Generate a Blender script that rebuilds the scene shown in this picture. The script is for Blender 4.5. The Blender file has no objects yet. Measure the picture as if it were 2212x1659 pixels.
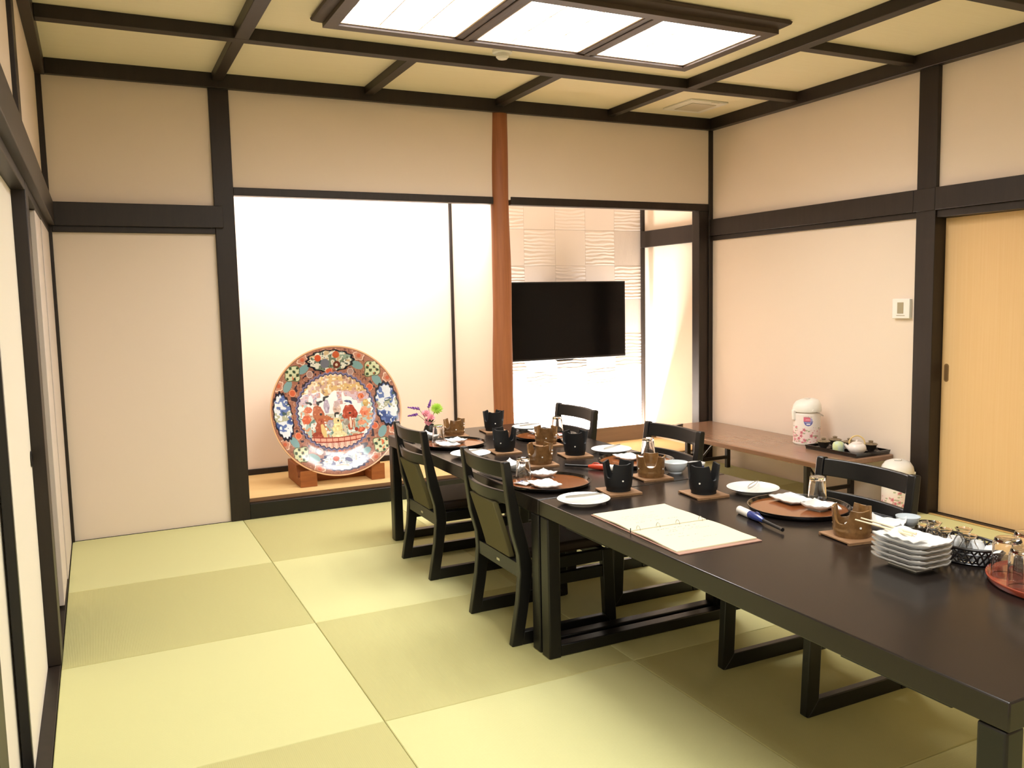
import bpy, bmesh, math, random
import numpy as np
from mathutils import Vector, Matrix
PI = math.pi
R = math.radians
random.seed(7)
SC = bpy.context.scene
COL = SC.collection

# ------------------------------------------------------------------ helpers
def lin(c):
    o = []
    for v in c[:3]:
        v = v / 255.0
        o.append(v / 12.92 if v <= 0.04045 else ((v + 0.055) / 1.055) ** 2.4)
    return (o[0], o[1], o[2], 1.0)

def setin(b, name, v):
    if name in b.inputs:
        b.inputs[name].default_value = v

def mat(name, col, rough=0.5, metal=0.0, spec=0.5, coat=0.0, trans=0.0, ior=1.45, emis=0.0,
        grain=None, bump=None, attr=None, ripple=None, sss=0.0):
    m = bpy.data.materials.new(name)
    m.use_nodes = True
    nt = m.node_tree
    b = nt.nodes['Principled BSDF']
    setin(b, 'Base Color', lin(col))
    setin(b, 'Roughness', rough)
    setin(b, 'Metallic', metal)
    setin(b, 'Specular IOR Level', spec)
    setin(b, 'Coat Weight', coat)
    setin(b, 'Coat Roughness', 0.08)
    setin(b, 'Transmission Weight', trans)
    setin(b, 'IOR', ior)
    if emis:
        setin(b, 'Emission Color', lin(col))
        setin(b, 'Emission Strength', emis)
    L = nt.links.new
    def coord(scale):
        tc = nt.nodes.new('ShaderNodeTexCoord')
        mp = nt.nodes.new('ShaderNodeMapping')
        mp.inputs['Scale'].default_value = scale
        L(tc.outputs['Object'], mp.inputs['Vector'])
        return mp.outputs['Vector']
    if attr:
        a = nt.nodes.new('ShaderNodeAttribute')
        a.attribute_name = attr
        L(a.outputs['Color'], b.inputs['Base Color'])
    if grain:                                   # (scale xyz, second colour, contrast)
        n = nt.nodes.new('ShaderNodeTexNoise')
        n.inputs['Scale'].default_value = 1.0
        n.inputs['Detail'].default_value = 6.0
        n.inputs['Roughness'].default_value = 0.65
        L(coord(grain[0]), n.inputs['Vector'])
        r = nt.nodes.new('ShaderNodeValToRGB')
        r.color_ramp.elements[0].position = 0.5 - grain[2]
        r.color_ramp.elements[1].position = 0.5 + grain[2]
        r.color_ramp.elements[0].color = lin(col)
        r.color_ramp.elements[1].color = lin(grain[1])
        L(n.outputs['Fac'], r.inputs['Fac'])
        L(r.outputs['Color'], b.inputs['Base Color'])
    if bump:                                    # (scale xyz, strength, distance)
        n = nt.nodes.new('ShaderNodeTexNoise')
        n.inputs['Scale'].default_value = 1.0
        n.inputs['Detail'].default_value = 3.0
        L(coord(bump[0]), n.inputs['Vector'])
        bp = nt.nodes.new('ShaderNodeBump')
        bp.inputs['Strength'].default_value = bump[1]
        bp.inputs['Distance'].default_value = bump[2]
        L(n.outputs['Fac'], bp.inputs['Height'])
        L(bp.outputs['Normal'], b.inputs['Normal'])
    if ripple:                                  # (scale xyz, wave scale, distortion, strength, distance)
        w = nt.nodes.new('ShaderNodeTexWave')
        w.bands_direction = ripple[5] if len(ripple) > 5 else 'Z'
        w.inputs['Scale'].default_value = ripple[1]
        w.inputs['Distortion'].default_value = ripple[2]
        w.inputs['Detail'].default_value = 2.0
        w.inputs['Detail Scale'].default_value = 1.2
        L(coord(ripple[0]), w.inputs['Vector'])
        bp = nt.nodes.new('ShaderNodeBump')
        bp.inputs['Strength'].default_value = ripple[3]
        bp.inputs['Distance'].default_value = ripple[4]
        L(w.outputs['Fac'], bp.inputs['Height'])
        L(bp.outputs['Normal'], b.inputs['Normal'])
    return m

class MB:
    """collects shapes and links them as ONE mesh object"""
    def __init__(self):
        self.bm = bmesh.new()
        self.mi = 0
    def _f(self, vs):
        try:
            f = self.bm.faces.new(vs)
            f.material_index = self.mi
            return f
        except ValueError:
            return None
    def V(self, p):
        return self.bm.verts.new(p)
    def box(self, x0, x1, y0, y1, z0, z1):
        v = [self.V((x, y, z)) for z in (z0, z1) for y in (y0, y1) for x in (x0, x1)]
        for q in ((0, 2, 3, 1), (4, 5, 7, 6), (0, 1, 5, 4), (2, 6, 7, 3), (0, 4, 6, 2), (1, 3, 7, 5)):
            self._f([v[i] for i in q])
        return self
    def prism(self, pts, a, b, axis='y'):
        """extrude a polygon: axis y -> pts are (x,z); z -> (x,y); x -> (y,z)"""
        def P(p, t):
            return {'y': (p[0], t, p[1]), 'z': (p[0], p[1], t), 'x': (t, p[0], p[1])}[axis]
        A = [self.V(P(p, a)) for p in pts]
        B = [self.V(P(p, b)) for p in pts]
        n = len(pts)
        self._f(A); self._f(B[::-1])
        for i in range(n):
            j = (i + 1) % n
            self._f([A[j], A[i], B[i], B[j]])
        return self
    def lathe(self, prof, n=40, c=(0, 0, 0), sx=1.0, sy=1.0):
        rings = []
        for r, z in prof:
            if r < 1e-6:
                rings.append([self.V((c[0], c[1], c[2] + z))])
            else:
                rings.append([self.V((c[0] + r * sx * math.cos(2 * PI * i / n), c[1] + r * sy * math.sin(2 * PI * i / n), c[2] + z)) for i in range(n)])
        for A, B in zip(rings, rings[1:]):
            for i in range(n):
                j = (i + 1) % n
                if len(A) == 1 and len(B) == 1: continue
                if len(A) == 1: self._f([A[0], B[j], B[i]])
                elif len(B) == 1: self._f([A[i], A[j], B[0]])
                else: self._f([A[i], A[j], B[j], B[i]])
        return self
    def tube(self, pts, r, n=10):
        pts = [Vector(p) for p in pts]
        rs = r if isinstance(r, (list, tuple)) else [r] * len(pts)
        rings = []
        up = None
        for k, p in enumerate(pts):
            d = (pts[min(k + 1, len(pts) - 1)] - pts[max(k - 1, 0)]).normalized()
            if up is None:
                up = Vector((0, 0, 1)) if abs(d.z) < 0.9 else Vector((1, 0, 0))
            a = d.cross(up)
            if a.length < 1e-5: a = d.cross(Vector((0, 1, 0)))
            a.normalize(); bb = a.cross(d).normalized()
            up = bb
            rings.append([self.V(p + (a * math.cos(2 * PI * i / n) + bb * math.sin(2 * PI * i / n)) * rs[k]) for i in range(n)])
        for A, B in zip(rings, rings[1:]):
            for i in range(n):
                j = (i + 1) % n
                self._f([A[i], A[j], B[j], B[i]])
        self._f(rings[0][::-1]); self._f(rings[-1])
        return self
    def grid(self, P, nu, nv, thick):
        """a sheet P(u,v)->(x,y,z), u,v in 0..1, given thickness downwards"""
        T = [[self.V(P(i / nu, j / nv)) for j in range(nv + 1)] for i in range(nu + 1)]
        Bq = [[self.V((Vector(P(i / nu, j / nv)) - Vector((0, 0, thick)))) for j in range(nv + 1)] for i in range(nu + 1)]
        for i in range(nu):
            for j in range(nv):
                self._f([T[i][j], T[i + 1][j], T[i + 1][j + 1], T[i][j + 1]])
                self._f([Bq[i][j + 1], Bq[i + 1][j + 1], Bq[i + 1][j], Bq[i][j]])
        for i in range(nu):
            self._f([T[i + 1][0], T[i][0], Bq[i][0], Bq[i + 1][0]])
            self._f([T[i][nv], T[i + 1][nv], Bq[i + 1][nv], Bq[i][nv]])
        for j in range(nv):
            self._f([T[0][j], T[0][j + 1], Bq[0][j + 1], Bq[0][j]])
            self._f([T[nu][j + 1], T[nu][j], Bq[nu][j], Bq[nu][j + 1]])
        return self
    def xf(self, M):
        bmesh.ops.transform(self.bm, matrix=M, verts=self.bm.verts)
        return self
    def obj(self, name, mats, parent=None, smooth=None, bevel=0.0, seg=2, loc=None, rot=None):
        bmesh.ops.recalc_face_normals(self.bm, faces=self.bm.faces)
        me = bpy.data.meshes.new(name)
        self.bm.to_mesh(me); self.bm.free()
        for m in (mats if isinstance(mats, (list, tuple)) else [mats]):
            me.materials.append(m)
        if smooth:
            for p in me.polygons: p.use_smooth = True
            me.set_sharp_from_angle(angle=R(smooth))
        o = bpy.data.objects.new(name, me)
        COL.objects.link(o)
        if parent: o.parent = parent
        if loc: o.location = loc
        if rot: o.rotation_euler = rot
        if bevel:
            b = o.modifiers.new('edge', 'BEVEL')
            b.width = bevel; b.segments = seg; b.limit_method = 'ANGLE'; b.angle_limit = R(40)
            if not smooth:
                for p in me.polygons: p.use_smooth = True
                me.set_sharp_from_angle(angle=R(35))
        return o

def tag(o, label, cat, group=None, kind=None):
    o['label'] = label; o['category'] = cat
    if group: o['group'] = group
    if kind: o['kind'] = kind
    return o
def thing(name, label, cat, loc=(0, 0, 0), rz=0.0, group=None):
    o = bpy.data.objects.new(name, None)
    o.empty_display_size = 0.05
    COL.objects.link(o)
    o.location = loc; o.rotation_euler = (0, 0, rz)
    return tag(o, label, cat, group)
def dup(src, loc, rz, label, group=None, cat=None):
    def cp(o, par):
        c = o.copy(); COL.objects.link(c)
        if par: c.parent = par
        for ch in list(o.children):
            cp(ch, c)
        return c
    kids = list(src.children)
    r = src.copy(); COL.objects.link(r)
    for ch in kids: cp(ch, r)
    r.location = loc; r.rotation_euler = (0, 0, rz); r['label'] = label
    if group: r['group'] = group
    return r
TRIM = [0]
NBZ = 0.215   # top of the board hiding the niche strip lamp
def struct(name, mb, m, label, cat, bevel=0.0, smooth=None):
    o = mb.obj(name, m, bevel=bevel, smooth=smooth)
    return tag(o, label, cat, kind='structure')
def trim(x0, x1, y0, y1, z0, z1, label, m=None, bevel=0.003):
    TRIM[0] += 1
    return struct('trim_%d' % TRIM[0], MB().box(x0, x1, y0, y1, z0, z1), m or DARK, label, 'wooden beam', bevel)
def paint(o, cols):
    """cols: (n_verts,3) linear colours -> point colour attribute 'Col' (surface decoration)"""
    a = o.data.color_attributes.new('Col', 'FLOAT_COLOR', 'POINT')
    arr = np.ones((len(o.data.vertices), 4), dtype=np.float32)
    arr[:, :3] = cols
    a.data.foreach_set('color', arr.ravel())
def L3(c): return np.array(lin(c)[:3])
def vnoise(x, y, s, seed=0):
    x = x * s; y = y * s
    xi = np.floor(x); yi = np.floor(y); xf = x - xi; yf = y - yi
    xf = xf * xf * (3 - 2 * xf); yf = yf * yf * (3 - 2 * yf)
    def h(a, b):
        t = np.sin(a * 127.1 + b * 311.7 + seed * 74.7) * 43758.5453
        return t - np.floor(t)
    return (h(xi, yi) * (1 - xf) + h(xi + 1, yi) * xf) * (1 - yf) + (h(xi, yi + 1) * (1 - xf) + h(xi + 1, yi + 1) * xf) * yf

# ------------------------------------------------------------------ materials
PLASTER = mat('plaster_beige', (234, 217, 199), 0.9, spec=0.2, bump=((900, 900, 900), 0.12, 0.002))
CEIL = mat('ceiling_board', (246, 235, 208), 0.85, spec=0.2, grain=((3, 60, 3), (241, 229, 200), 0.3))
DARK = mat('dark_stained_wood', (33, 26, 22), 0.42, spec=0.4, grain=((30, 30, 4), (46, 37, 31), 0.28))
DARKER = mat('black_lacquer_wood', (22, 20, 19), 0.35, spec=0.5)
PILLAR = mat('red_brown_pillar_wood', (132, 78, 46), 0.5, spec=0.4, grain=((55, 55, 2.2), (166, 104, 64), 0.3))
GOLDW = mat('stand_wood', (168, 100, 50), 0.5, grain=((6, 40, 40), (134, 76, 36), 0.25))
FUSUMA = mat('white_door_paper', (246, 238, 224), 0.8, spec=0.2)
WHITEP = mat('white_painted_panel', (222, 208, 198), 0.55, spec=0.35)
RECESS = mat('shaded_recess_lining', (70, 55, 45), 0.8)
TAT_A = mat('tatami_sheen_light', (213, 211, 153), 0.72, spec=0.35, ripple=((1, 1, 1), 55.0, 0.4, 0.25, 0.0015, 'Y'))  # same straw in both tones; bright weave sheen put into the colour
TAT_B = mat('tatami_sheen_dark', (194, 189, 131), 0.75, spec=0.3, ripple=((1, 1, 1), 55.0, 0.4, 0.25, 0.0015, 'X'))  # weave turned the other way, its duller sheen painted as a darker tone
SEAM = mat('tatami_core', (120, 104, 60), 0.9)
ALCB = mat('alcove_floor_mat', (230, 196, 138), 0.7, grain=((4, 120, 4), (220, 184, 124), 0.3))
ALCE = mat('alcove_mat_edge', (132, 98, 66), 0.8)
TILE_S = mat('stone_tile_smooth', (226, 216, 208), 0.75, spec=0.3, bump=((25, 25, 25), 0.08, 0.004))
TILE_R = mat('stone_tile_rippled', (226, 216, 208), 0.75, spec=0.3, ripple=((0.40, 1, 1), 10.5, 6.0, 0.4, 0.006, 'Z'))
TILE_V = mat('stone_tile_ribbed', (226, 216, 208), 0.75, spec=0.3, ripple=((1, 1, 0.25), 60.0, 3.0, 0.45, 0.004, 'X'))
DOORW = mat('pale_door_wood', (234, 198, 146), 0.6, spec=0.3, grain=((90, 90, 1.2), (228, 188, 134), 0.3))
METAL = mat('brushed_metal', (190, 186, 178), 0.3, metal=1.0)
BRASS = mat('aged_brass', (150, 116, 74), 0.35, metal=0.25)
TABLE = mat('table_black_brown', (32, 26, 23), 0.23, spec=0.5, bump=((260, 260, 260), 0.04, 0.001))
CHAIRW = mat('chair_black_wood', (16, 15, 15), 0.36, spec=0.5)
SEATF = mat('seat_brown_leather', (50, 38, 33), 0.5, spec=0.4)
PANELF = mat('back_panel_cloth', (98, 92, 66), 0.8, spec=0.2, bump=((600, 600, 600), 0.2, 0.001))
PORC = mat('white_porcelain', (226, 226, 224), 0.16, spec=0.5, coat=0.3)
PORCG = mat('grey_white_porcelain', (214, 222, 226), 0.2, spec=0.5, coat=0.3)
BLUEG = mat('cobalt_glaze', (62, 78, 140), 0.25, coat=0.3)
TRAYIN = mat('tray_brown_lacquer', (132, 74, 34), 0.16, spec=0.5, coat=0.5)
TRAYED = mat('tray_black_lacquer', (18, 14, 13), 0.2, coat=0.5)
KONB = mat('black_stove_clay', (22, 23, 25), 0.62, spec=0.4)
KONBR = mat('brown_glazed_clay', (92, 64, 38), 0.18, spec=0.5, coat=0.5, grain=((26, 26, 26), (146, 108, 64), 0.24))
WAX = mat('white_fuel', (236, 232, 224), 0.5)
MATW = mat('coaster_wood', (164, 126, 90), 0.7, grain=((12, 90, 40), (134, 98, 68), 0.3))
MATE = mat('coaster_edge', (120, 84, 52), 0.8, grain=((60, 60, 90), (176, 140, 100), 0.3))
GLASS = mat('clear_glass', (255, 255, 255), 0.02, trans=1.0, ior=1.45)
PAPER = mat('cream_paper', (226, 220, 190), 0.7, spec=0.25)
PAPERW = mat('white_paper', (232, 230, 224), 0.7, spec=0.25)
INK = mat('grey_ink', (150, 146, 128), 0.8)
COVER = mat('binder_cover', (176, 136, 118), 0.6)
BLACKP = mat('black_plastic', (20, 20, 22), 0.3)
BLUEP = mat('blue_plastic', (34, 56, 128), 0.25, coat=0.3)
REDP = mat('red_plastic', (206, 70, 44), 0.3, coat=0.3)
WHITEPL = mat('white_plastic', (240, 236, 228), 0.35)
CREAMPL = mat('cream_plastic', (238, 233, 224), 0.4)
SCREEN = mat('tv_screen', (11, 10, 10), 0.16, spec=0.12)
LCD = mat('grey_display', (166, 154, 126), 0.4)
GRILL = mat('grey_filter', (196, 186, 168), 0.8)
REDLAC = mat('red_lacquer', (150, 68, 48), 0.2, coat=0.5)
LAMW = mat('laminate_brown', (148, 114, 90), 0.22, spec=0.5, grain=((60, 3, 60), (134, 102, 80), 0.3))
LAME = mat('laminate_edge', (116, 76, 46), 0.5, grain=((60, 6, 60), (92, 58, 34), 0.3))
CHOPW = mat('pale_chopstick_wood', (238, 222, 188), 0.6)
PURPLE = mat('purple_petals', (128, 76, 158), 0.7)
PINKF = mat('pink_petals', (226, 150, 158), 0.7)
LIMEF = mat('lime_petals', (190, 222, 96), 0.7)
LEAF = mat('green_leaf', (66, 82, 40), 0.6)
STEM = mat('brown_green_stem', (104, 92, 60), 0.7)
CUPB = mat('brown_stoneware', (92, 76, 56), 0.4, grain=((90, 90, 90), (150, 130, 100), 0.2))
CUPD = mat('dark_stoneware', (40, 34, 28), 0.35)
SAUCER = mat('dark_saucer', (58, 46, 42), 0.35, coat=0.3)
CADDY = mat('tea_caddy_print', (206, 216, 150), 0.4, grain=((18, 18, 10), (186, 206, 214), 0.12))
TEAPOT = mat('white_teapot', (236, 226, 220), 0.3, coat=0.3)
BAMBOO = mat('bamboo_handle', (222, 194, 134), 0.5)
PAINTED = mat('painted_porcelain', (255, 255, 255), 0.22, coat=0.45, attr='Col')
PRINTED = mat('printed_plastic', (255, 255, 255), 0.4, attr='Col')
BASKET = mat('black_openwork', (24, 18, 17), 0.3, coat=0.3)
LAMP = mat('lit_paper_diffuser', (255, 253, 252), 0.6, emis=9.0)
LATT = mat('lamp_lattice_wood', (250, 222, 198), 0.7)
FIXW = mat('lamp_frame_wood', (56, 44, 37), 0.42, grain=((4, 40, 40), (70, 56, 47), 0.25))

W = 4.624          # room width
T = 0.594          # dining table height

# ------------------------------------------------------------------ floor
xs = [0.0, 0.9486, 1.9036, 2.8586, 3.8136, W]
ys = [0.0, -0.9798, -1.9348, -2.8898, -3.8448, -4.7998, -5.7548, -6.60]
f = MB()
f.mi = 2; f.box(-0.02, W + 0.02, -6.6, 0.0, -0.06, -0.03)
for i in range(5):
    for j in range(7):
        f.mi = (i + j) % 2
        g = 0.0009
        x0, x1, y1, y0 = xs[i] + g, xs[i + 1] - g, ys[j] - g, ys[j + 1] + g
        e = 0.0025
        b0 = [f.V(p) for p in ((x0, y0, -0.03), (x1, y0, -0.03), (x1, y1, -0.03), (x0, y1, -0.03))]
        b1 = [f.V(p) for p in ((x0, y0, -e), (x1, y0, -e), (x1, y1, -e), (x0, y1, -e))]
        b2 = [f.V(p) for p in ((x0 + e, y0 + e, 0), (x1 - e, y0 + e, 0), (x1 - e, y1 - e, 0), (x0 + e, y1 - e, 0))]
        for A, B in ((b0, b1), (b1, b2)):
            for k in range(4):
                f._f([A[k], A[(k + 1) % 4], B[(k + 1) % 4], B[k]])
        f._f(b2)
struct('floor', f, [TAT_A, TAT_B, SEAM], 'pale green square tatami mats laid in a checkerboard', 'floor')

# ------------------------------------------------------------------ ceiling
struct('ceiling', MB().box(-0.12, W + 0.12, -6.62, 0.06, 2.70, 2.74), CEIL, 'pale wooden ceiling boards between dark battens', 'ceiling')

# ------------------------------------------------------------------ walls
wb = MB()
wb.box(-0.02, 0.90, 0.012, 0.06, 0.0, 1.775)
wb.box(-0.02, 0.90, 0.012, 0.06, 1.90, 2.70)
wb.box(0.98, 2.76, 0.010, 0.055, 2.03, 2.70)
wb.box(2.82, 4.597, -0.003, 0.055, 2.03, 2.70)
struct('wall_back', wb, PLASTER, 'beige plaster on the far wall beside and above the alcoves', 'wall')
wa = MB()
wa.box(0.96, 2.79, 0.80, 0.84, 0.06, 2.62)
wa.box(2.735, 2.765, 0.06, 0.80, 0.06, 2.62)
wa.box(0.96, 0.99, 0.10, 0.80, 0.06, 2.62)
wa.box(0.96, 2.765, 0.055, 0.84, 2.60, 2.63)
struct('wall_alcove', wa, PLASTER, 'beige plaster lining of the brightly lit display alcove', 'wall')
wn = MB()
wn.box(2.825, 2.85, 0.06, 0.99, 0.04, 2.42)
wn.box(W + 0.012, W + 0.05, 0.09, 0.99, 0.04, 2.42)
wn.box(2.825, W + 0.05, 0.055, 0.99, 2.40, 2.43)
struct('wall_niche', wn, PLASTER, 'beige plaster side walls of the television niche', 'wall')
tl = MB()
zr = [0.083 + 0.0, 0.417, 0.715, 1.016, 1.315, 1.613, 1.915, 2.215, 2.40]
for r_ in range(8):
    for c_ in range(6):
        q = (r_ + c_) % 2
        tl.mi = 1 if q == 1 else (2 if c_ == 5 else 0)
        tl.box(2.851 + .297 * c_ + .0008, 2.851 + .297 * (c_ + 1) - .0008, 0.95, 0.965, zr[r_] + .0008, zr[r_ + 1] - .0008)
tl.mi = 0
tl.box(2.84, W + 0.02, 0.964, 0.985, 0.05, 2.42)
struct('wall_tiles', tl, [TILE_S, TILE_R, TILE_V], 'checkered wall of smooth and rippled pale stone tiles behind the television', 'wall')
wr = MB()
wr.box(W + 0.012, W + 0.06, -1.90, 0.0, -0.03, 1.79)
wr.box(W + 0.012, W + 0.06, -1.90, 0.0, 1.90, 2.70)
wr.box(W + 0.012, W + 0.06, -3.90, -2.01, 1.90, 2.70)
wr.box(W + 0.012, W + 0.06, -6.62, -3.98, -0.03, 2.70)
struct('wall_right', wr, PLASTER, 'beige plaster wall above the low side table', 'wall')
wl = MB()
wl.box(-0.06, -0.015, -6.62, 0.02, 1.90, 2.70)
wl.box(-0.06, -0.012, -6.62, -5.60, -0.03, 1.9)
wl.box(-0.16, -0.13, -5.6, 0.02, -0.05, 1.9)
struct('wall_left', wl, PLASTER, 'narrow strip of plaster above the left sliding doors', 'wall')
struct('wall_front', MB().box(-0.12, W + 0.12, -6.66, -6.62, -0.05, 2.74), PLASTER, 'beige plaster wall behind the viewpoint', 'wall')

# posts, rails, lintels
trim(0.880, 0.995, -0.012, 0.10, 0.0, 2.70, 'tall dark post at the left edge of the display alcove')
trim(-0.03, 0.014, -0.018, 0.03, 0.0, 2.70, 'thin dark corner strip in the far left corner')
trim(0.014, 0.925, -0.034, -0.013, 1.80, 1.93, 'dark rail across the far wall left of the alcove')
trim(0.014, 0.880, -0.010, 0.04, 1.765, 1.80, 'thin dark lintel under the far left rail')
trim(0.995, 2.725, -0.008, 0.06, 1.998, 2.046, 'dark lintel over the display alcove opening')
trim(2.86, 4.597, -0.010, 0.06, 1.996, 2.050, 'dark lintel over the television niche')
trim(4.51, W + 0.01, 0.0, 0.09, 0.0, 2.03, 'dark brown post between the niche and the right wall', DARK)
trim(4.597, W + 0.012, -0.014, 0.0, 0.0, 2.70, 'thin dark strip in the far right corner')
trim(W - 0.024, W + 0.012, -1.876, -0.016, 1.80, 1.93, 'dark rail along the right wall above the side table')
trim(W - 0.024, W + 0.012, -6.6, -2.0235, 1.80, 1.93, 'dark rail along the right wall above the wooden door')
trim(W - 0.024, W - 0.0165, -2.0225, -1.877, 1.80, 1.93, 'short piece of dark rail crossing the right wall post')
trim(W - 0.004, W + 0.04, -1.890, -0.016, 1.765, 1.80, 'thin dark strip under the rail above the side table')
trim(W - 0.004, W + 0.10, -3.90, -2.024, 1.757, 1.80, 'thin dark door head above the pale wooden door')
trim(W - 0.016, W + 0.11, -2.022, -1.894, 0.0, 2.70, 'wide dark post between side table and wooden door')
trim(W - 0.016, W + 0.11, -4.02, -3.90, 0.0, 2.70, 'dark post at the near side of the wooden door')
trim(W - 0.024, W + 0.012, 0.10, 0.935, 1.768, 1.91, 'dark rail inside the television niche')
trim(W - 0.014, W + 0.014, 0.915, 0.95, 0.083, 1.768, 'thin dark corner strip in the niche below the rail')
trim(W - 0.014, W + 0.014, 0.915, 0.95, 1.91, 2.40, 'thin dark corner strip in the niche above the rail')
trim(2.713, 2.735, 0.782, 0.80, 0.155, 2.60, 'thin dark corner strip inside the display alcove')
trim(-0.015, 0.030, -6.6, -0.036, 1.80, 1.93, 'dark rail along the left wall above the sliding doors')
trim(-0.13, 0.0, -1.745, -0.02, 1.765, 1.80, 'grooved dark lintel above the white folding doors')
trim(-0.13, 0.0, -5.6, -1.885, 1.765, 1.80, 'grooved dark lintel above the paper sliding doors')
trim(-0.13, 0.001, -1.885, -1.745, 0.0, 1.80, 'dark post on the left wall beside the paper door')
trim(-0.03, 0.001, -1.885, -1.745, 1.93, 2.70, 'upper part of dark post on the left wall')
trim(-0.13, -0.0015, -5.6, -0.02, -0.05, -0.001, 'dark brown threshold board along the left doors')
# cornice round the ceiling
trim(0.035, W - 0.045, -0.042, -0.004, 2.615, 2.70, 'dark cornice along the top of the far wall')
trim(-0.015, 0.035, -6.6, -0.0, 2.615, 2.70, 'dark cornice along the top of the left wall')
trim(W - 0.045, W + 0.012, -6.6, -0.0, 2.615, 2.70, 'dark cornice along the top of the right wall')
# ceiling battens
trim(0.035, W - 0.045, -0.960, -0.890, 2.640, 2.70, 'long dark ceiling batten parallel to the far wall')
trim(0.895, 0.965, -2.75, -0.960, 2.640, 2.70, 'dark ceiling batten left of the ceiling lamp')
trim(3.648, 3.720, -2.75, -0.960, 2.640, 2.70, 'dark ceiling batten right of the ceiling lamp')
trim(0.035, W - 0.045, -2.82, -2.75, 2.640, 2.70, 'long dark ceiling batten on the near side of the lamp')
for x_, nm in ((0.930, 'first'), (1.853, 'second'), (2.772, 'third'), (3.680, 'fourth')):
    trim(x_ - .030, x_ + .030, -0.890, -0.042, 2.652, 2.70, '%s short ceiling batten from the left, ending at the far wall' % nm)
trim(3.72, W - 0.045, -1.882, -1.818, 2.652, 2.70, 'short ceiling batten meeting the right wall')
trim(0.035, 0.895, -1.882, -1.818, 2.652, 2.70, 'short ceiling batten meeting the left wall')
for x_, nm in ((1.853, 'left'), (2.772, 'right')):
    trim(x_ - .030, x_ + .030, -6.6, -2.82, 2.652, 2.70, '%s long ceiling batten behind the viewpoint' % nm)

# natural wood alcove pillar
pl = MB()
rings = []
N = 40
random.seed(3)
for k in range(29):
    z = 2.70 * k / 28
    t = z / 2.7
    cx = 2.781 + 0.013 * t + 0.003 * math.sin(5.1 * z + .4)
    rx = 0.081 - 0.021 * t + 0.0018 * math.sin(9 * z)
    rings.append([pl.V((cx + rx * math.cos(2 * PI * i / N) * (1 + .012 * math.sin(6 * i / N * PI + 2.3 * z)), 0.024 + 0.052 * math.sin(2 * PI * i / N), z)) for i in range(N)])
for A, B in zip(rings, rings[1:]):
    for i in range(N):
        pl._f([A[i], A[(i + 1) % N], B[(i + 1) % N], B[i]])
pl._f(rings[0][::-1]); pl._f(rings[-1])
struct('pillar', pl, PILLAR, 'reddish brown natural wood pillar between alcove and television', 'pillar', smooth=60)

# display alcove floor and step
trim(0.995, 2.70, -0.010, 0.05, 0.0, 0.098, 'black lacquered step along the front of the display alcove', DARKER)
fa = MB()
fa.mi = 0; fa.box(0.99, 2.735, 0.035, 0.80, 0.098, 0.124)
af = struct('floor_alcove', fa, [ALCB, ALCE], 'tan straw matting on the raised floor of the display alcove', 'floor', bevel=0.002)
for p in af.data.polygons:
    if p.normal.y < -0.5: p.material_index = 1
trim(0.99, 2.713, 0.782, 0.80, 0.124, 0.165, 'low dark skirting at the back of the display alcove')
# television niche floor
struct('floor_niche', MB().box(2.85, W + 0.012, 0.09, 0.95, 0.05, 0.083), ALCB, 'tan straw matting on the raised floor of the television niche', 'floor')
trim(2.86, 4.51, -0.010, 0.09, 0.0, 0.075, 'black lacquered step along the front of the television niche', DARKER)
trim(2.85, W + 0.01, 0.755, 0.775, 0.083, NBZ, 'brown board hiding the strip lamp below the tiled wall', mat('cove_board_brown', (126, 104, 84), 0.5, grain=((4, 40, 40), (112, 92, 72), .3)))  # cove board standing clear of the tiles, conceals the strip lamp

# ------------------------------------------------------------------ left sliding doors
def paper_door(name, x0, x1, y0, y1, stile_far, label, hy=None):
    d = thing(name, label, 'sliding door', (0, 0, 0))
    d['kind'] = 'structure'
    MB().box(x0, x1, y0, y1, 0.0, 1.79 if False else 1.763).obj('paper_panel', FUSUMA, d)
    if stile_far:
        MB().box(x0 - .004, x1 + .008, y1 - .002, y1 + .024, 0.0, 1.763).obj('stile', DARKER, d, bevel=.002)
    if hy is not None:
        h = MB().lathe([(0, .0), (.026, .0), (.030, .002), (.030, .005), (.022, .006), (.018, .003), (0, .003)], 28)
        h.xf(Matrix.Translation((x1 - .0005, hy, 0.80)) @ Matrix.Rotation(PI / 2, 4, 'Y'))
        h.obj('finger_pull', DARKER, d, smooth=40)
    return d
paper_door('door_1', -0.064, -0.045, -2.678, -1.886, False, 'white paper sliding door next to the left post', hy=-1.925)
dd = bpy.data.objects['door_1']
MB().box(-.072, -.046, -2.702, -2.679, 0.0, 1.763).obj('stile', DARKER, dd, bevel=.002)
paper_door('door_2', -0.098, -0.0785, -3.02, -2.62, False, 'narrow visible strip of white paper door nearest the viewer')
trim(-0.129, -0.070, -3.19, -3.0205, 0.0, 1.763, 'brown post at the near end of the paper doors')
paper_door('door_3', -0.098, -0.0785, -5.50, -3.20, False, 'white paper sliding door beside the viewpoint')
d = thing('door_4', 'white painted narrow folding door panel in the left bay, nearer the post', 'folding door'); d['kind'] = 'structure'
MB().box(-0.028, -0.0065, -1.20, -0.80, 0.012, 1.763).obj('panel', WHITEP, d, bevel=.002)
d = thing('door_5', 'white painted folding door panel nearest the far left corner', 'folding door'); d['kind'] = 'structure'
MB().box(-0.024, -0.003, -0.76, -0.022, 0.004, 1.763).obj('panel', WHITEP, d, bevel=.002)
struct('wall_bay', MB().box(-0.13, -0.10, -1.745, 0.02, 0.0, 1.765), RECESS, 'shaded backing behind the white doors on the left', 'wall')

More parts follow.
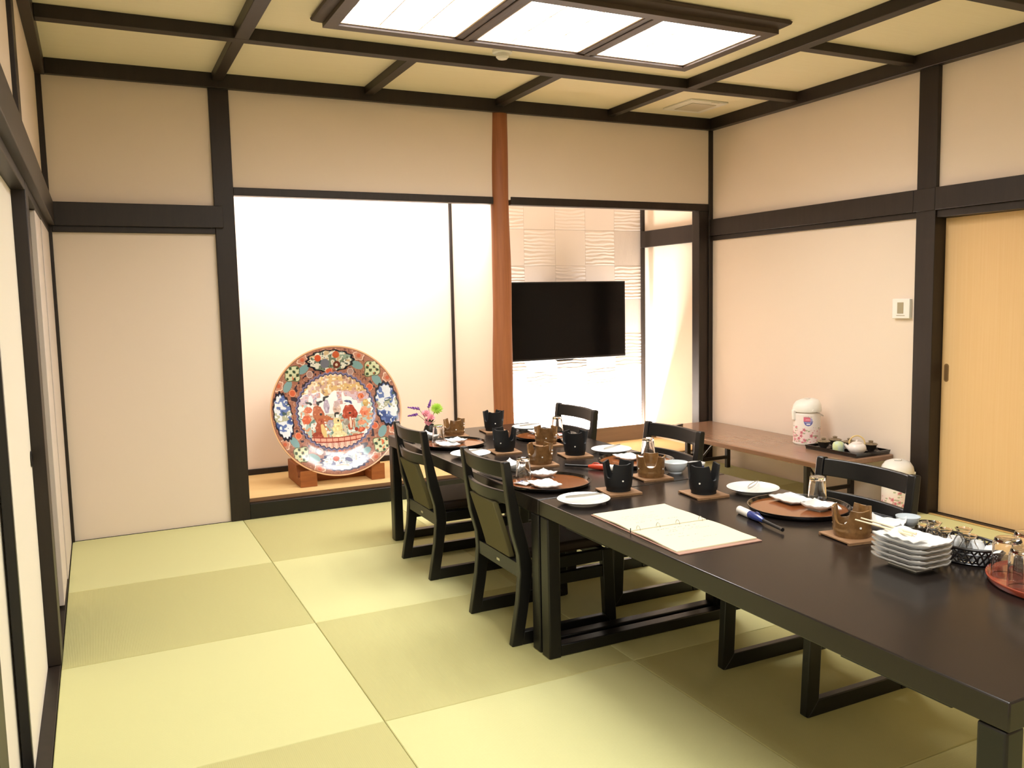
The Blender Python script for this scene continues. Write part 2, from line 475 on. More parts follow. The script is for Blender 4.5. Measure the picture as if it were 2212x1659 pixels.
# ------------------------------------------------------------------ right sliding door
d = thing('door_6', 'pale wooden sliding door in the right wall', 'sliding door'); d['kind'] = 'structure'
MB().box(4.700, 4.735, -3.898, -2.0235, 0.004, 1.756).obj('door_leaf', DOORW, d, bevel=.002)
h = MB(); pts = []
for k in range(24):
    a = 2 * PI * k / 24
    yy = .016 * math.cos(a); zz = (.038 if math.sin(a) >= 0 else -.038) + .016 * math.sin(a)
    pts.append((yy, zz))
h.prism(pts, 4.6985, 4.702, 'x')
hh = h.obj('recessed_pull', BRASS, d, loc=(0, -2.055, 0.850), bevel=.001)
MB().prism([(y * .62, z * .86) for y, z in pts], 4.6978, 4.6984, 'x').obj('pull_cup', mat('pull_shadow', (120, 92, 58), .5, metal=.2), hh)
TRIM[0] += 1
struct('trim_%d' % TRIM[0], MB().box(W, W + 0.13, -3.90, -2.0235, -0.03, 0.002).box(W + .018, W + .024, -3.90, -2.03, 0.002, 0.008), [DARK], 'dark threshold under the pale wooden door', 'threshold')
TRIM[0] += 1
struct('trim_%d' % TRIM[0], MB().box(W - 0.002, W + 0.016, -3.9, -1.98, 0.001, 0.006), mat('brass_strip', (222, 184, 120), .4, metal=.3), 'bright metal strip along the wooden door threshold', 'threshold strip')

# ------------------------------------------------------------------ ceiling lamp
lf = thing('ceiling_lamp', 'long dark framed ceiling lamp with three lit paper panes', 'ceiling light', (2.315, -1.655, 2.70))
fx0, fx1, fy0, fy1 = -1.055, 1.055, -0.385, 0.360
fr = MB()
def ringprof(mb, x0, x1, y0, y1, prof):
    # prof: list of (outset, z); square ring swept round the rectangle, closed section
    rs = []
    for o_, z in prof:
        rs.append([mb.V(p) for p in ((x0 - o_, y0 - o_, z), (x1 + o_, y0 - o_, z), (x1 + o_, y1 + o_, z), (x0 - o_, y1 + o_, z))])
    n = len(rs)
    for k in range(n):
        A, B = rs[k], rs[(k + 1) % n]
        for i in range(4):
            mb._f([A[i], A[(i + 1) % 4], B[(i + 1) % 4], B[i]])
ringprof(fr, fx0, fx1, fy0, fy1, [(.045, 0), (.055, -.010), (.050, -.022), (.025, -.034), (.008, -.040), (.008, -.062), (-.052, -.062), (-.052, 0)])
fr.obj('frame', FIXW, lf, smooth=30)
for k, x_ in enumerate((-.352, .358)):
    m_ = MB().box(x_ - .052, x_ + .052, fy0 + .052, fy1 - .052, -.055, -.004).box(x_ - .016, x_ + .016, fy0 + .052, fy1 - .052, -.061, -.055)
    m_.obj('mullion', FIXW, lf, bevel=.003)
for a, b_ in ((fx0 + .052, -.404), (-.300, .306), (.410, fx1 - .052)):
    df = MB().box(a, b_, fy0 + .052, fy1 - .052, -.022, -.014).obj('diffuser', LAMP, lf)
    lt = MB()
    for q in (1, 2):
        xx = a + (b_ - a) * q / 3
        lt.box(xx - .003, xx + .003, fy0 + .052, fy1 - .052, -.040, -.0225)
        yy = fy0 + .052 + (fy1 - fy0 - .104) * q / 3
        lt.box(a, b_, yy - .003, yy + .003, -.0395, -.0225)
    e_ = .010
    lt.box(a, a + e_, fy0 + .052, fy1 - .052, -.050, -.0225).box(b_ - e_, b_, fy0 + .052, fy1 - .052, -.050, -.0225)
    lt.box(a, b_, fy0 + .052, fy0 + .052 + e_, -.050, -.0225).box(a, b_, fy1 - .052 - e_, fy1 - .052, -.050, -.0225)
    lt.obj('lattice', LATT, df)

# smoke detector, vent, wall control
s = thing('smoke_detector', 'small round white smoke detector beside the ceiling lamp', 'smoke detector', (2.30, -1.075, 2.70))
MB().lathe([(0, 0), (.055, 0), (.055, -.014), (.050, -.018), (0, -.018)], 32).obj('base', WHITEPL, s, smooth=40)
MB().lathe([(0, -.0185), (.036, -.0185), (.036, -.036), (.026, -.046), (0, -.048)], 32).obj('sensor_head', WHITEPL, s, smooth=40)
v = thing('ceiling_vent', 'square cream ventilation grille in the ceiling by the right wall', 'vent', (4.175, -0.375, 2.70))
MB().box(-.165, .165, -.165, .165, -.014, 0).obj('frame', CREAMPL, v, bevel=.004)
vg = MB()
vg.box(-.105, .105, -.105, .105, -.018, -.0145)
vg.obj('filter_panel', GRILL, v, bevel=.001)
MB().box(.02, .08, -.166, -.15, -.018, -.0145).obj('catch', CREAMPL, v)
c = thing('wall_control', 'small white wall control with grey display beside the right post', 'wall control', (W + .012, -1.800, 1.23))
MB().box(-.026, 0, -.062, .062, -.060, .060).obj('housing', WHITEPL, c, bevel=.004)
MB().box(-.0275, -.0262, -.020, .024, -.030, .038).obj('display', LCD, c)
MB().box(-.027, -.0262, -.03, .03, -.044, -.040).obj('button_row', LCD, c)

# ------------------------------------------------------------------ television
tv = thing('television', 'black flat screen television on the tiled niche wall', 'television', (3.785, 0.80, 1.150))
MB().box(-.56, .56, 0, .035, -.325, .325).obj('housing', BLACKP, tv, bevel=.004)
MB().box(-.548, .548, -.0015, -.0002, -.308, .315).obj('screen', SCREEN, tv)
MB().prism([(-.09, -.3255), (.09, -.3255), (.07, -.337), (-.07, -.337)], .004, .02, 'y').obj('receiver', BLACKP, tv, loc=(-.05, 0, 0))
MB().box(-.2, .2, .0355, .149, -.15, .15).obj('bracket', BLACKP, tv)
MB().tube([(-.42, .03, -.3255), (-.40, .045, -.345), (-.33, .05, -.352), (-.26, .045, -.342), (-.24, .03, -.3255)], .003, 8).obj('cable', WHITEPL, tv, smooth=60)

# ------------------------------------------------------------------ big painted plate on its stand
def plate_colors(u, v):
    n = len(u)
    r = np.hypot(u, v); th = np.arctan2(v, u)
    C = np.zeros((n, 3))
    C[:] = L3((140, 86, 68))
    gridp = (np.abs((u * 40) % 1 - .5) < .2) | (np.abs((v * 40) % 1 - .5) < .2)
    C[gridp] = L3((172, 118, 98))
    n1 = vnoise(u, v, 26, 1); n2 = vnoise(u, v, 40, 2); n3 = vnoise(u, v, 12, 3)
    C[(n2 > .80)] = L3((118, 70, 60))
    C[(n2 < .12)] = L3((190, 146, 122))
    def ell(cx, cy, rx, ry, rot=0.0, lobes=0, amp=0.0):
        c, s_ = math.cos(rot), math.sin(rot)
        du, dv = u - cx, v - cy
        a = (du * c + dv * s_) / rx; b = (-du * s_ + dv * c) / ry
        q = np.hypot(a, b)
        if lobes:
            q = q / (1 + amp * np.cos(lobes * np.arctan2(b, a)))
        return q
    def fill(q, col, edge=None, ew=.12, out=None):
        C[q < 1] = L3(col)
        if edge is not None: C[(q < 1) & (q > 1 - ew)] = L3(edge)
    # teal bands
    for (a, b, t) in ((-.455, .66, .6), (.37, .69, -.5), (-.71, .41, 1.0), (.66, .44, -1.0), (-.67, -.44, -1.0), (.68, -.37, 1.1), (-.4, -.69, -.5), (.38, -.66, .5)):
        fill(ell(a, b, .10, .055, t), (124, 160, 162))
    # dark twigs round the inner ring
    tw = (r > .57) & (r < .72) & (n1 > .66) & (np.abs(np.sin(2 * th)) > .55)
    C[tw] = L3((56, 46, 58))
    # blossoms on the rim
    for (a, b) in ((-.47, .80), (.40, .83), (-.85, .42), (.82, .46), (-.82, -.46), (.85, -.34), (-.34, -.86), (.53, -.76)):
        fill(ell(a, b, .085, .07, math.atan2(b, a) + PI / 2, 5, .12), (192, 132, 108), (232, 206, 184), .16)
        fill(ell(a, b, .03, .03), (196, 96, 66))
    for (a, b) in ((-.64, .31), (.55, .34), (-.60, -.34), (.58, -.27), (-.06, .63), (.03, -.62)):
        fill(ell(a, b, .052, .055), (208, 98, 66), (226, 150, 118), .2)
    for (a, b) in ((-.36, .585), (.27, .60), (-.30, -.60), (.29, -.57)):
        fill(ell(a, b, .052, .055), (176, 140, 132), (214, 188, 176), .2)
    # green quatrefoils
    for (a, b) in ((-.63, .60), (.60, .62), (-.59, -.63), (.64, -.58)):
        q = ell(a, b, .135, .125, math.atan2(b, a), 4, .14)
        fill(q, (206, 210, 170), (84, 92, 62), .10)
        sw = (q < .88) & (np.sin(60 * (u - a)) * np.sin(60 * (v - b)) + .7 * (n1 - .5) > .28)
        C[sw] = L3((50, 72, 50))
        C[(q < .8) & (n2 > .83)] = L3((206, 110, 72))
    # big cartouches
    def cart(cx, cy, rx, ry, rot, lob):
        q = ell(cx, cy, rx, ry, rot, lob, .045)
        c, s_ = math.cos(rot), math.sin(rot)
        return q, (u - cx) * c + (v - cy) * s_, -(u - cx) * s_ + (v - cy) * c
    q, a, b = cart(-.04, .775, .37, .165, 0, 14)
    notch = ell(-.03, .60, .10, .07)
    q = np.where(notch < 1, 2.0, q)
    fill(q, (232, 228, 214), (26, 28, 40), .13)
    i_ = q < .9
    C[i_ & (n1 > .58)] = L3((120, 132, 112)); C[i_ & (n2 > .7)] = L3((64, 76, 76)); C[i_ & (n1 < .25)] = L3((208, 182, 142))
    C[i_ & (a > .1) & (b > .02) & (n2 > .5)] = L3((150, 168, 150))
    for (a0, b0, r0, co) in ((-.23, .82, .05, (212, 92, 56)), (.05, .865, .052, (204, 98, 58)), (.06, .715, .055, (112, 54, 42)), (-.12, .74, .07, (120, 120, 132))):
        fill(ell(a0, b0, r0, r0), co)
    fill(ell(.06, .715, .022, .022), (226, 200, 170))
    for (cx, cy, rx, ry, rot) in ((-.805, -.04, .15, .375, .10), (.785, .05, .175, .355, .08)):
        q, a, b = cart(cx, cy, rx, ry, rot, 16)
        w = ell(cx - math.copysign(.20, cx), cy - .01, .075, .06)
        q = np.where(w < 1, 2.0, q)
        fill(q, (228, 232, 238), (22, 26, 48), .14)
        i_ = q < .88
        nn = .65 * vnoise(u, v, 10, 7) + .35 * vnoise(u, v, 23, 8)
        C[i_ & (nn > .47)] = L3((98, 120, 176)); C[i_ & (nn > .63)] = L3((66, 86, 140)); C[i_ & (nn > .7) & (b > 0)] = L3((72, 96, 92))
        C[i_ & (np.abs(b) < .07) & (n1 > .4)] = L3((176, 176, 148))
        C[i_ & (n2 > .8)] = L3((238, 240, 240))
    q, a, b = cart(.05, -.775, .37, .155, 0, 18)
    notch = ell(.05, -.61, .09, .06)
    q = np.where(notch < 1, 2.0, q)
    fill(q, (236, 236, 236), (40, 46, 88), .14)
    i_ = q < .9
    C[i_ & (n1 > .62)] = L3((176, 188, 196)); C[i_ & (n2 > .74)] = L3((120, 126, 160)); C[i_ & (n1 < .2)] = L3((226, 190, 176))
    fill(ell(-.07, -.73, .05, .04), (190, 92, 74)); fill(ell(.0, -.85, .12, .025), (224, 160, 140))
    fill(ell(.12, -.76, .06, .03, -.5), (96, 98, 140))
    # central roundel
    rs = .575 + .010 * np.cos(46 * th)
    bd = (r < rs + .035) & (r >= rs - .004)
    C[bd] = L3((118, 112, 146)); C[(r < rs + .012) & (r > rs - .006)] = L3((46, 44, 76))
    ce = r < rs - .004
    C[ce] = L3((238, 234, 230))
    k1 = vnoise(u, v, 16, 11); k2 = vnoise(u, v, 34, 12); k3 = vnoise(u, v, 8, 13)
    top = ce & (v + .14 * (k3 - .5) > .26)
    C[top] = L3((202, 164, 104)); C[top & (k1 > .55)] = L3((190, 150, 128)); C[top & (k2 > .72)] = L3((226, 206, 176)); C[top & (k2 < .16)] = L3((140, 104, 84))
    mid = ce & (v < .30) & (v > .10) & (k1 > .5) & ((u < -.22) | (u > -.02))
    C[mid] = L3((206, 178, 186)); C[mid & (k2 > .6)] = L3((196, 150, 140)); C[mid & (k2 < .2)] = L3((150, 140, 160))
    low = ce & (v < -.04)
    C[low & (k1 > .36)] = L3((150, 178, 168)); C[low & (k1 > .55)] = L3((204, 196, 176)); C[low & (k2 > .66)] = L3((196, 132, 100)); C[low & (k2 < .16)] = L3((104, 130, 120))
    side = ce & (np.abs(u) > .40) & (v < .12)
    C[side & (k1 > .45)] = L3((176, 196, 190)); C[side & (k2 > .7)] = L3((216, 150, 110))
    m0 = C.copy()
    E_ = [(-.42, .04, .06, .05, 0, (206, 104, 66)), (-.455, -.106, .068, .066, 0, (212, 92, 48)), (.405, .21, .05, .045, 0, (212, 110, 72)),
          (.47, .10, .045, .06, 0, (196, 160, 96)), (.43, -.04, .062, .06, 0, (218, 120, 88)), (.44, .01, .05, .04, 0, (232, 160, 130)),
          (-.14, .08, .045, .11, 0, (176, 160, 178)), (.015, .03, .06, .10, 0, (206, 172, 156)), (.015, .10, .045, .05, 0, (190, 164, 160)),
          (-.27, -.04, .085, .15, .15, (176, 92, 54)), (-.20, -.10, .14, .05, -.2, (182, 100, 58)), (-.26, -.25, .07, .16, -.15, (168, 78, 46)), (-.29, -.35, .10, .05, 0, (156, 62, 40)),
          (-.21, -.30, .035, .12, .2, (226, 196, 132)), (.205, -.02, .10, .11, 0, (168, 64, 40)), (.14, -.08, .05, .05, 0, (172, 70, 46)), (.28, -.06, .05, .07, 0, (160, 58, 38)),
          (.20, -.20, .045, .11, 0, (176, 84, 56)), (.21, -.19, .018, .09, 0, (236, 210, 190)), (.0, -.26, .075, .15, 0, (234, 214, 152)), (.02, -.37, .11, .06, 0, (236, 220, 170)),
          (.0, -.15, .035, .05, 0, (226, 206, 150)), (.14, -.18, .05, .05, 0, (150, 140, 128)), (.38, -.20, .06, .04, 0, (226, 150, 116)), (.37, -.315, .06, .035, .3, (190, 84, 56)),
          (.29, -.30, .03, .03, 0, (150, 56, 40)), (-.10, -.19, .05, .06, 0, (170, 160, 170)),
          (-.237, .12, .030, .036, 0, (240, 234, 226)), (.01, -.075, .026, .034, 0, (240, 234, 226)), (.185, .105, .03, .03, 0, (240, 236, 232)), (-.40, .115, .03, .03, 0, (238, 230, 222)),
          (-.235, .155, .045, .018, .3, (24, 22, 24)), (-.27, .135, .02, .035, .4, (24, 22, 24)), (-.41, .150, .05, .017, -.2, (26, 24, 26)), (-.375, .13, .02, .02, 0, (26, 24, 26)),
          (-.14, .225, .05, .017, .2, (28, 26, 26)), (-.17, .19, .018, .03, -.5, (28, 26, 26)), (.195, .140, .06, .018, -.15, (70, 78, 120)), (.235, .115, .03, .014, -.7, (70, 78, 120)),
          (.012, -.035, .035, .018, 0, (28, 24, 26)), (-.02, -.06, .012, .035, 0, (28, 24, 26)), (-.235, -.035, .02, .02, 0, (40, 30, 26)), (.02, -.15, .014, .018, 0, (40, 36, 30)), (.21, -.045, .02, .015, 0, (44, 28, 26))]
    for (cx, cy, rx, ry, rot, co) in E_:
        q = ell(cx, cy, rx, ry, rot, 6, .05)
        C[(q < 1) & ce] = L3(co)
        inn = (q < .85) & ce & (k2 > .70) & (rx > .04)
        C[inn] = L3(tuple(min(255, t + 34) for t in co))
        sh = (q < .9) & ce & (k2 < .14) & (rx > .04)
        C[sh] = L3(tuple(max(0, t - 40) for t in co))
    fz = -.395 - .06 * (np.cos(u * 2.6) - .9)
    fen = ce & (v < fz) & (np.abs(u) < .40)
    C[fen] = L3((236, 172, 150)); C[fen & (v < fz - .075)] = L3((242, 206, 190))
    pk = (np.abs(((u + .5) / .091) % 1 - .5) < .055)
    pk2 = (np.abs(((u + .5) / .0455) % 1 - .5) < .06)
    C[fen & pk] = L3((164, 60, 44)); C[fen & pk2 & (v < fz - .075)] = L3((196, 110, 92))
    C[fen & (np.abs(v - fz + .006) < .011)] = L3((160, 56, 42)); C[fen & (np.abs(v - fz + .075) < .009)] = L3((160, 56, 42))
    C[r > .968] = L3((150, 100, 78)); C[r > .984] = L3((226, 178, 130))
    return C

pt = thing('decorative_plate', 'huge painted porcelain plate with figures and blue medallions in the alcove', 'plate', (1.642, 0.302, 0.601))
RP = 0.445
dm = MB()
NR, NT = 190, 760
def prof_front(t):        # depth (towards viewer +) of the dish front face at radius fraction t
    if t < .56: return 0.0
    s_ = (t - .56) / .44
    return 0.055 * (s_ * s_ * (3 - 2 * s_)) * .75 + .02 * s_
ctr = dm.V((0, 0, 0)); uv = [(0, 0)]
prev = None
for a in range(1, NR + 1):
    t = a / NR
    ring = []
    for b in range(NT):
        an = 2 * PI * b / NT
        ring.append(dm.V((RP * t * math.cos(an), -prof_front(t), RP * t * math.sin(an))))
        uv.append((t * math.cos(an), t * math.sin(an)))
    for b in range(NT):
        if prev is None: dm._f([ctr, ring[b], ring[(b + 1) % NT]])
        else: dm._f([prev[b], ring[b], ring[(b + 1) % NT], prev[(b + 1) % NT]])
    prev = ring
back = [(1.0, -prof_front(1.0) + .012), (.9, -.035), (.6, .022), (.5, .030), (.46, .020), (0, .020)]
for t, dy in back:
    ring = []
    if t == 0:
        v0 = dm.V((0, dy, 0)); uv.append((9, 9))
        for b in range(NT): dm._f([prev[b], v0, prev[(b + 1) % NT]])
        break
    for b in range(NT):
        an = 2 * PI * b / NT
        ring.append(dm.V((RP * t * math.cos(an), dy, RP * t * math.sin(an)))); uv.append((9, 9))
    for b in range(NT): dm._f([prev[b], ring[b], ring[(b + 1) % NT], prev[(b + 1) % NT]])
    prev = ring
po = dm.obj('dish', PAINTED, pt, smooth=50)
uva = np.array(uv)
pc = np.zeros((len(uva), 3)); pc[:] = L3((234, 226, 214))
fm = uva[:, 0] < 5
pc[fm] = plate_colors(uva[fm, 0], uva[fm, 1])
paint(po, pc)
pt.rotation_euler = (R(-13), 0, R(-3))
st = thing('plate_stand', 'heavy brown wooden stand holding the huge plate', 'plate stand', (0, 0, 0.124))
def foot(x0, x1, y0, y1, h0, h1):
    m_ = MB()
    # side profile with a sloping notch for the rim
    m_.prism([(y0, 0), (y1, 0), (y1, h1), (y0 + .115, h1), (y0 + .085, h0 - .055), (y0 + .03, h0 - .055), (y0, h0)], x0, x1, 'x')
    return m_
foot(1.350, 1.462, 0.165, 0.56, .112, .135).obj('foot', GOLDW, st, bevel=.003)
foot(1.835, 1.930, 0.165, 0.56, .112, .135).obj('foot', GOLDW, st, bevel=.003)
MB().box(1.463, 1.834, .33, .40, 0.0, .085).obj('cross_bar', GOLDW, st, bevel=.003)
MB().prism([(.475, .136), (.535, .136), (.60, .60), (.575, .60)], 1.37, 1.44, 'x').obj('back_post', GOLDW, st, bevel=.003)
MB().prism([(.475, .136), (.535, .136), (.60, .60), (.575, .60)], 1.85, 1.92, 'x').obj('back_post', GOLDW, st, bevel=.003)

# ------------------------------------------------------------------ dining tables
def make_table(loc, label):
    t = thing('dining_table', label, 'table', loc, 0, 'long black dining tables')
    L_, D_ = (1.795 if loc[1] > -2 else 1.812), .884
    MB().box(0, D_, -L_, 0, T - .058, T).obj('tabletop', TABLE, t, bevel=.0035)
    for ye, s_ in ((0.0, -1), (-L_, 1)):
        ya, yb = (ye - .064, ye - .004) if s_ < 0 else (ye + .004, ye + .064)
        for xa, xb in ((.001, .053), (D_ - .053, D_ - .001)):
            MB().box(xa, xb, ya, yb, 0, T - .059).obj('leg', CHAIRW, t, bevel=.006, seg=3)
        MB().box(.054, D_ - .054, ya + .006, yb - .006, .002, .046).obj('runner', CHAIRW, t, bevel=.004)
        m0, m1 = sorted((ye + s_ * .14, ye + s_ * .42))
        for xa, xb in ((.035, .085), (D_ - .085, D_ - .035)):
            MB().box(xa, xb, m0, m1, T - .080, T - .0585).obj('leg_bracket', CHAIRW, t, bevel=.002)
    return t
tb1 = make_table((1.631, -0.878, 0), 'far black dining table, the one in front of the television niche')
tb2 = make_table((1.631, -2.679, 0), 'nearest black dining table, with the open binder on it')

# ------------------------------------------------------------------ chairs
def make_chair(loc, rz, label):
    c = thing('dining_chair', label, 'chair', loc, rz, 'low black dining chairs round the tables')
    hw = .215
    post = [(0, 0), (.030, .176), (.041, .29), (.036, .36), (.011, .453), (-.010, .617), (-.021, .722), (-.016, .727), (.006, .727), (.010, .715), (.021, .632), (.046, .52), (.079, .39), (.094, .32), (.092, .27), (.072, .14), (.046, 0.0)]
    fl = [(.425, .053), (.470, 0.0), (.478, .006), (.463, .325), (.412, .325)]
    for s_ in (-1, 1):
        a, b = sorted((s_ * hw, s_ * (hw - .032)))
        MB().prism(post, a, b, 'y').obj('rear_leg', CHAIRW, c, bevel=.004, smooth=40)
        MB().prism(fl, a + .001, b - .001, 'y').obj('front_leg', CHAIRW, c, bevel=.003)
        MB().prism([(.046, 0), (.469, 0), (.426, .053), (.054, .053)], a + .002, b - .002, 'y').obj('runner', CHAIRW, c, bevel=.003)
        MB().box(.092, .413, a + .003, b - .003, .278, .325).obj('seat_rail', CHAIRW, c, bevel=.002)
        MB().box(.084, .416, a + .005, b - .005, .212, .258).obj('stretcher', CHAIRW, c, bevel=.002)
    r_ = MB().box(.044, .068, -hw + .033, hw - .033, .262, .320).obj('rear_rail', CHAIRW, c, bevel=.002)
    MB().box(.0425, .0438, -.024, .004, .284, .294).obj('maker_plate', METAL, r_)
    MB().box(.412, .440, -hw + .033, hw - .033, .278, .325).obj('front_rail', CHAIRW, c, bevel=.002)
    # seat cushion
    s = MB().box(.070, .462, -hw + .036, hw - .036, .3255, .368)
    s.obj('seat', SEATF, c, bevel=.014, seg=4)
    # curved rails
    def curved(z0, z1, th, bow, xa, xb):
        m_ = MB(); n = 14; Q = []
        for k in range(n + 1):
            y = -hw + .0325 + (2 * hw - .065) * k / n
            w_ = 1 - (2 * k / n - 1) ** 2
            x0 = xa - bow * w_; x1 = xb - bow * w_
            Q.append([m_.V((x0 - th / 2, y, z0)), m_.V((x0 + th / 2, y, z0)), m_.V((x1 + th / 2, y, z1)), m_.V((x1 - th / 2, y, z1))])
        for A, B in zip(Q, Q[1:]):
            for i in range(4): m_._f([A[i], A[(i + 1) % 4], B[(i + 1) % 4], B[i]])
        m_._f(Q[0][::-1]); m_._f(Q[-1])
        return m_
    curved(.660, .722, .020, .030, .003, -.007).obj('top_rail', CHAIRW, c, bevel=.003, smooth=40)
    curved(.555, .606, .018, .030, .018, .008).obj('back_slat', CHAIRW, c, bevel=.003, smooth=40)
    # padded back panel
    p = MB(); n = 8; Q = []
    for k in range(n + 1):
        z = .322 + (.5545 - .322) * k / n
        x = .056 - .070 * ((z - .32) / .235) ** 1.1
        Q.append([p.V((x - .011, -.112, z)), p.V((x + .014, -.112, z)), p.V((x + .014, .112, z)), p.V((x - .011, .112, z))])
    for A, B in zip(Q, Q[1:]):
        for i in range(4): p._f([A[i], A[(i + 1) % 4], B[(i + 1) % 4], B[i]])
    p._f(Q[0][::-1]); p._f(Q[-1])
    p.obj('back_panel', PANELF, c, bevel=.004, smooth=40)
    return c
ch = make_chair((1.562, -1.463, 0), 0, 'black chair on the left side of the tables, the one nearer the big plate')
GR = 'low black dining chairs round the tables'
dup(ch, (1.562, -2.356, 0), 0, 'black chair on the left side of the tables, the one nearer the viewer', GR)
dup(ch, (2.607, -3.305, 0), PI, 'black chair behind the near table, in front of the floor flask', GR)
dup(ch, (2.607, -2.190, 0), PI, 'black chair on the right side of the tables, second from the television', GR)
dup(ch, (2.607, -1.290, 0), PI, 'black chair closest to the tiled television wall', GR)

# ------------------------------------------------------------------ tabletop stoves on wooden coasters
def make_stove(name, label, loc, rz, H, r0, r1, depth, m, band, grp, wd=.40, third=True, fuel=True):
    s = thing(name, label, 'tabletop stove', loc, rz, grp)
    b = MB(); n = 96; nz = 12
    th = .007
    cuts = [0.0, 2 * PI / 3, 4 * PI / 3]
    def top(a):
        d = min(abs((a - q + PI) % (2 * PI) - PI) for q in cuts)
        x = d / wd
        if x >= 1: return H * (1 - .05 * min(1, (x - 1) * 1.2))
        return H - depth * (1 - x ** 3.2) ** .6
    def rad(z):
        t = z / H
        if band and t < .26: return r0 * (1.0 + .10 * math.sin(t / .26 * PI * .5))
        if band: return r0 * 1.06 + (r1 - r0 * 1.06) * ((t - .26) / .74) ** .8
        if t < .12: return r0 * .93
        return r0 + (r1 - r0) * ((t - .12) / .88) ** .85
    O = []; I = []
    for i in range(n):
        a = 2 * PI * i / n
        h = top(a)
        co, si = math.cos(a), math.sin(a)
        O.append([b.V((rad(h * k / nz) * co, rad(h * k / nz) * si, h * k / nz)) for k in range(nz + 1)])
        z0 = .018
        I.append([b.V(((rad(z0 + (h - z0) * k / nz) - th) * co, (rad(z0 + (h - z0) * k / nz) - th) * si, z0 + (h - z0) * k / nz)) for k in range(nz + 1)])
    cb = b.V((0, 0, 0)); ci = b.V((0, 0, .018))
    for i in range(n):
        j = (i + 1) % n
        for k in range(nz):
            b._f([O[i][k], O[j][k], O[j][k + 1], O[i][k + 1]])
            b._f([I[j][k], I[i][k], I[i][k + 1], I[j][k + 1]])
        b._f([O[i][nz], O[j][nz], I[j][nz], I[i][nz]])
        b._f([O[j][0], O[i][0], cb]); b._f([I[i][0], I[j][0], ci])
    body = b.obj('body', m, s, smooth=45)
    # white discs paint the light seen through small air holes in each wall
    hz = H * .40
    for q in cuts:
        hb = MB().lathe([(0, 0), (.0034, 0), (.0034, .0010), (0, .0013)], 14)
        a = q + PI / 3
        hb.xf(Matrix.Translation(((rad(hz) - .0003) * math.cos(a), (rad(hz) - .0003) * math.sin(a), hz)) @ Matrix.Rotation(a, 4, 'Z') @ Matrix.Rotation(PI / 2 - .15, 4, 'Y'))
        hb.obj('hole_light_disc', WAX, body, smooth=40)
    if fuel:
        MB().lathe([(0, .0185), (.022, .0185), (.022, .034), (.019, .036), (0, .036)], 28).obj('fuel_tin', WAX if m is KONBR else METAL, s, smooth=40)
    return s
def make_coaster(label, loc, rz):
    t = thing('wooden_coaster', label, 'coaster', loc, rz, 'square wooden coasters under the stoves')
    MB().box(-.067, .067, -.070, .070, .0025, .0085).obj('board', MATW, t, bevel=.0015)
    fr_ = MB().box(-.067, .067, -.070, -.060, 0, .0024).box(-.067, .067, .060, .070, 0, .0024)
    fr_.obj('batten', MATE, t)
    return t
ZC = T + .0086
blk = [((2.185, -1.095), R(75), 'black stove at the far end of the tables, in front of the pillar'),
       ((1.955, -1.715), R(45), 'black stove in front of the far end stove, left half of the far table'),
       ((2.195, -1.985), R(60), 'black stove with white spot on the far table, before the niche'),
       ((1.955, -2.722), R(195), 'black stove at the seam of the tables, behind the open binder'),
       ((2.200, -2.925), R(36), 'black stove on the near table beside the plate of tongs at the right')]
brn = [((1.935, -1.118), R(78), 'brown glazed stove behind the leftmost tray at the far end'),
       ((2.222, -1.648), R(62), 'brown glazed stove with two ears, in front of the tray below the television'),
       ((1.955, -2.085), R(72), 'brown glazed stove behind the tray in the middle of the left side'),
       ((2.210, -2.575), R(114), 'brown glazed stove next to the white bowl in the middle of the right side'),
       ((2.222, -3.600), R(67), 'brown glazed stove holding white fuel beside the stack of square plates')]
S0 = C0 = None
coast_lab = ['coaster under the far end black stove by the pillar', 'coaster under the black stove on the left half of the far table',
             'coaster under the black stove with white spot before the niche', 'coaster under the black stove behind the open binder', 'coaster under the black stove right of the binder']
coast_labb = ['coaster under the brown stove at the far left end', 'coaster under the eared brown stove below the television', 'coaster under the brown stove in the middle of the left side',
              'coaster under the brown stove next to the white bowl', 'coaster under the brown stove beside the stacked plates']
for k, ((x, y), rz, lb) in enumerate(blk):
    p3 = (x, y, ZC)
    if S0 is None: S0 = make_stove('tabletop_stove', lb, p3, rz, .112, .050, .061, .058, KONB, False, 'black tabletop stoves')
    else: dup(S0, p3, rz, lb, 'black tabletop stoves')
    la = 'square wooden ' + coast_lab[k]
    if C0 is None: C0 = make_coaster(la, (x, y, T), R(-7))
    else: dup(C0, (x, y, T), R((-4, -7, -10, -8, -6)[k]), la)
S1 = None
for k, ((x, y), rz, lb) in enumerate(brn):
    p3 = (x, y, ZC)
    if S1 is None: S1 = make_stove('tabletop_stove', lb, p3, rz, .088, .052, .060, .046, KONBR, True, 'brown glazed tabletop stoves', wd=.50)
    else: dup(S1, p3, rz, lb, 'brown glazed tabletop stoves')
    dup(C0, (x, y, T), R((-8, -5, -9, -6, -8)[k]), 'square wooden ' + coast_labb[k])

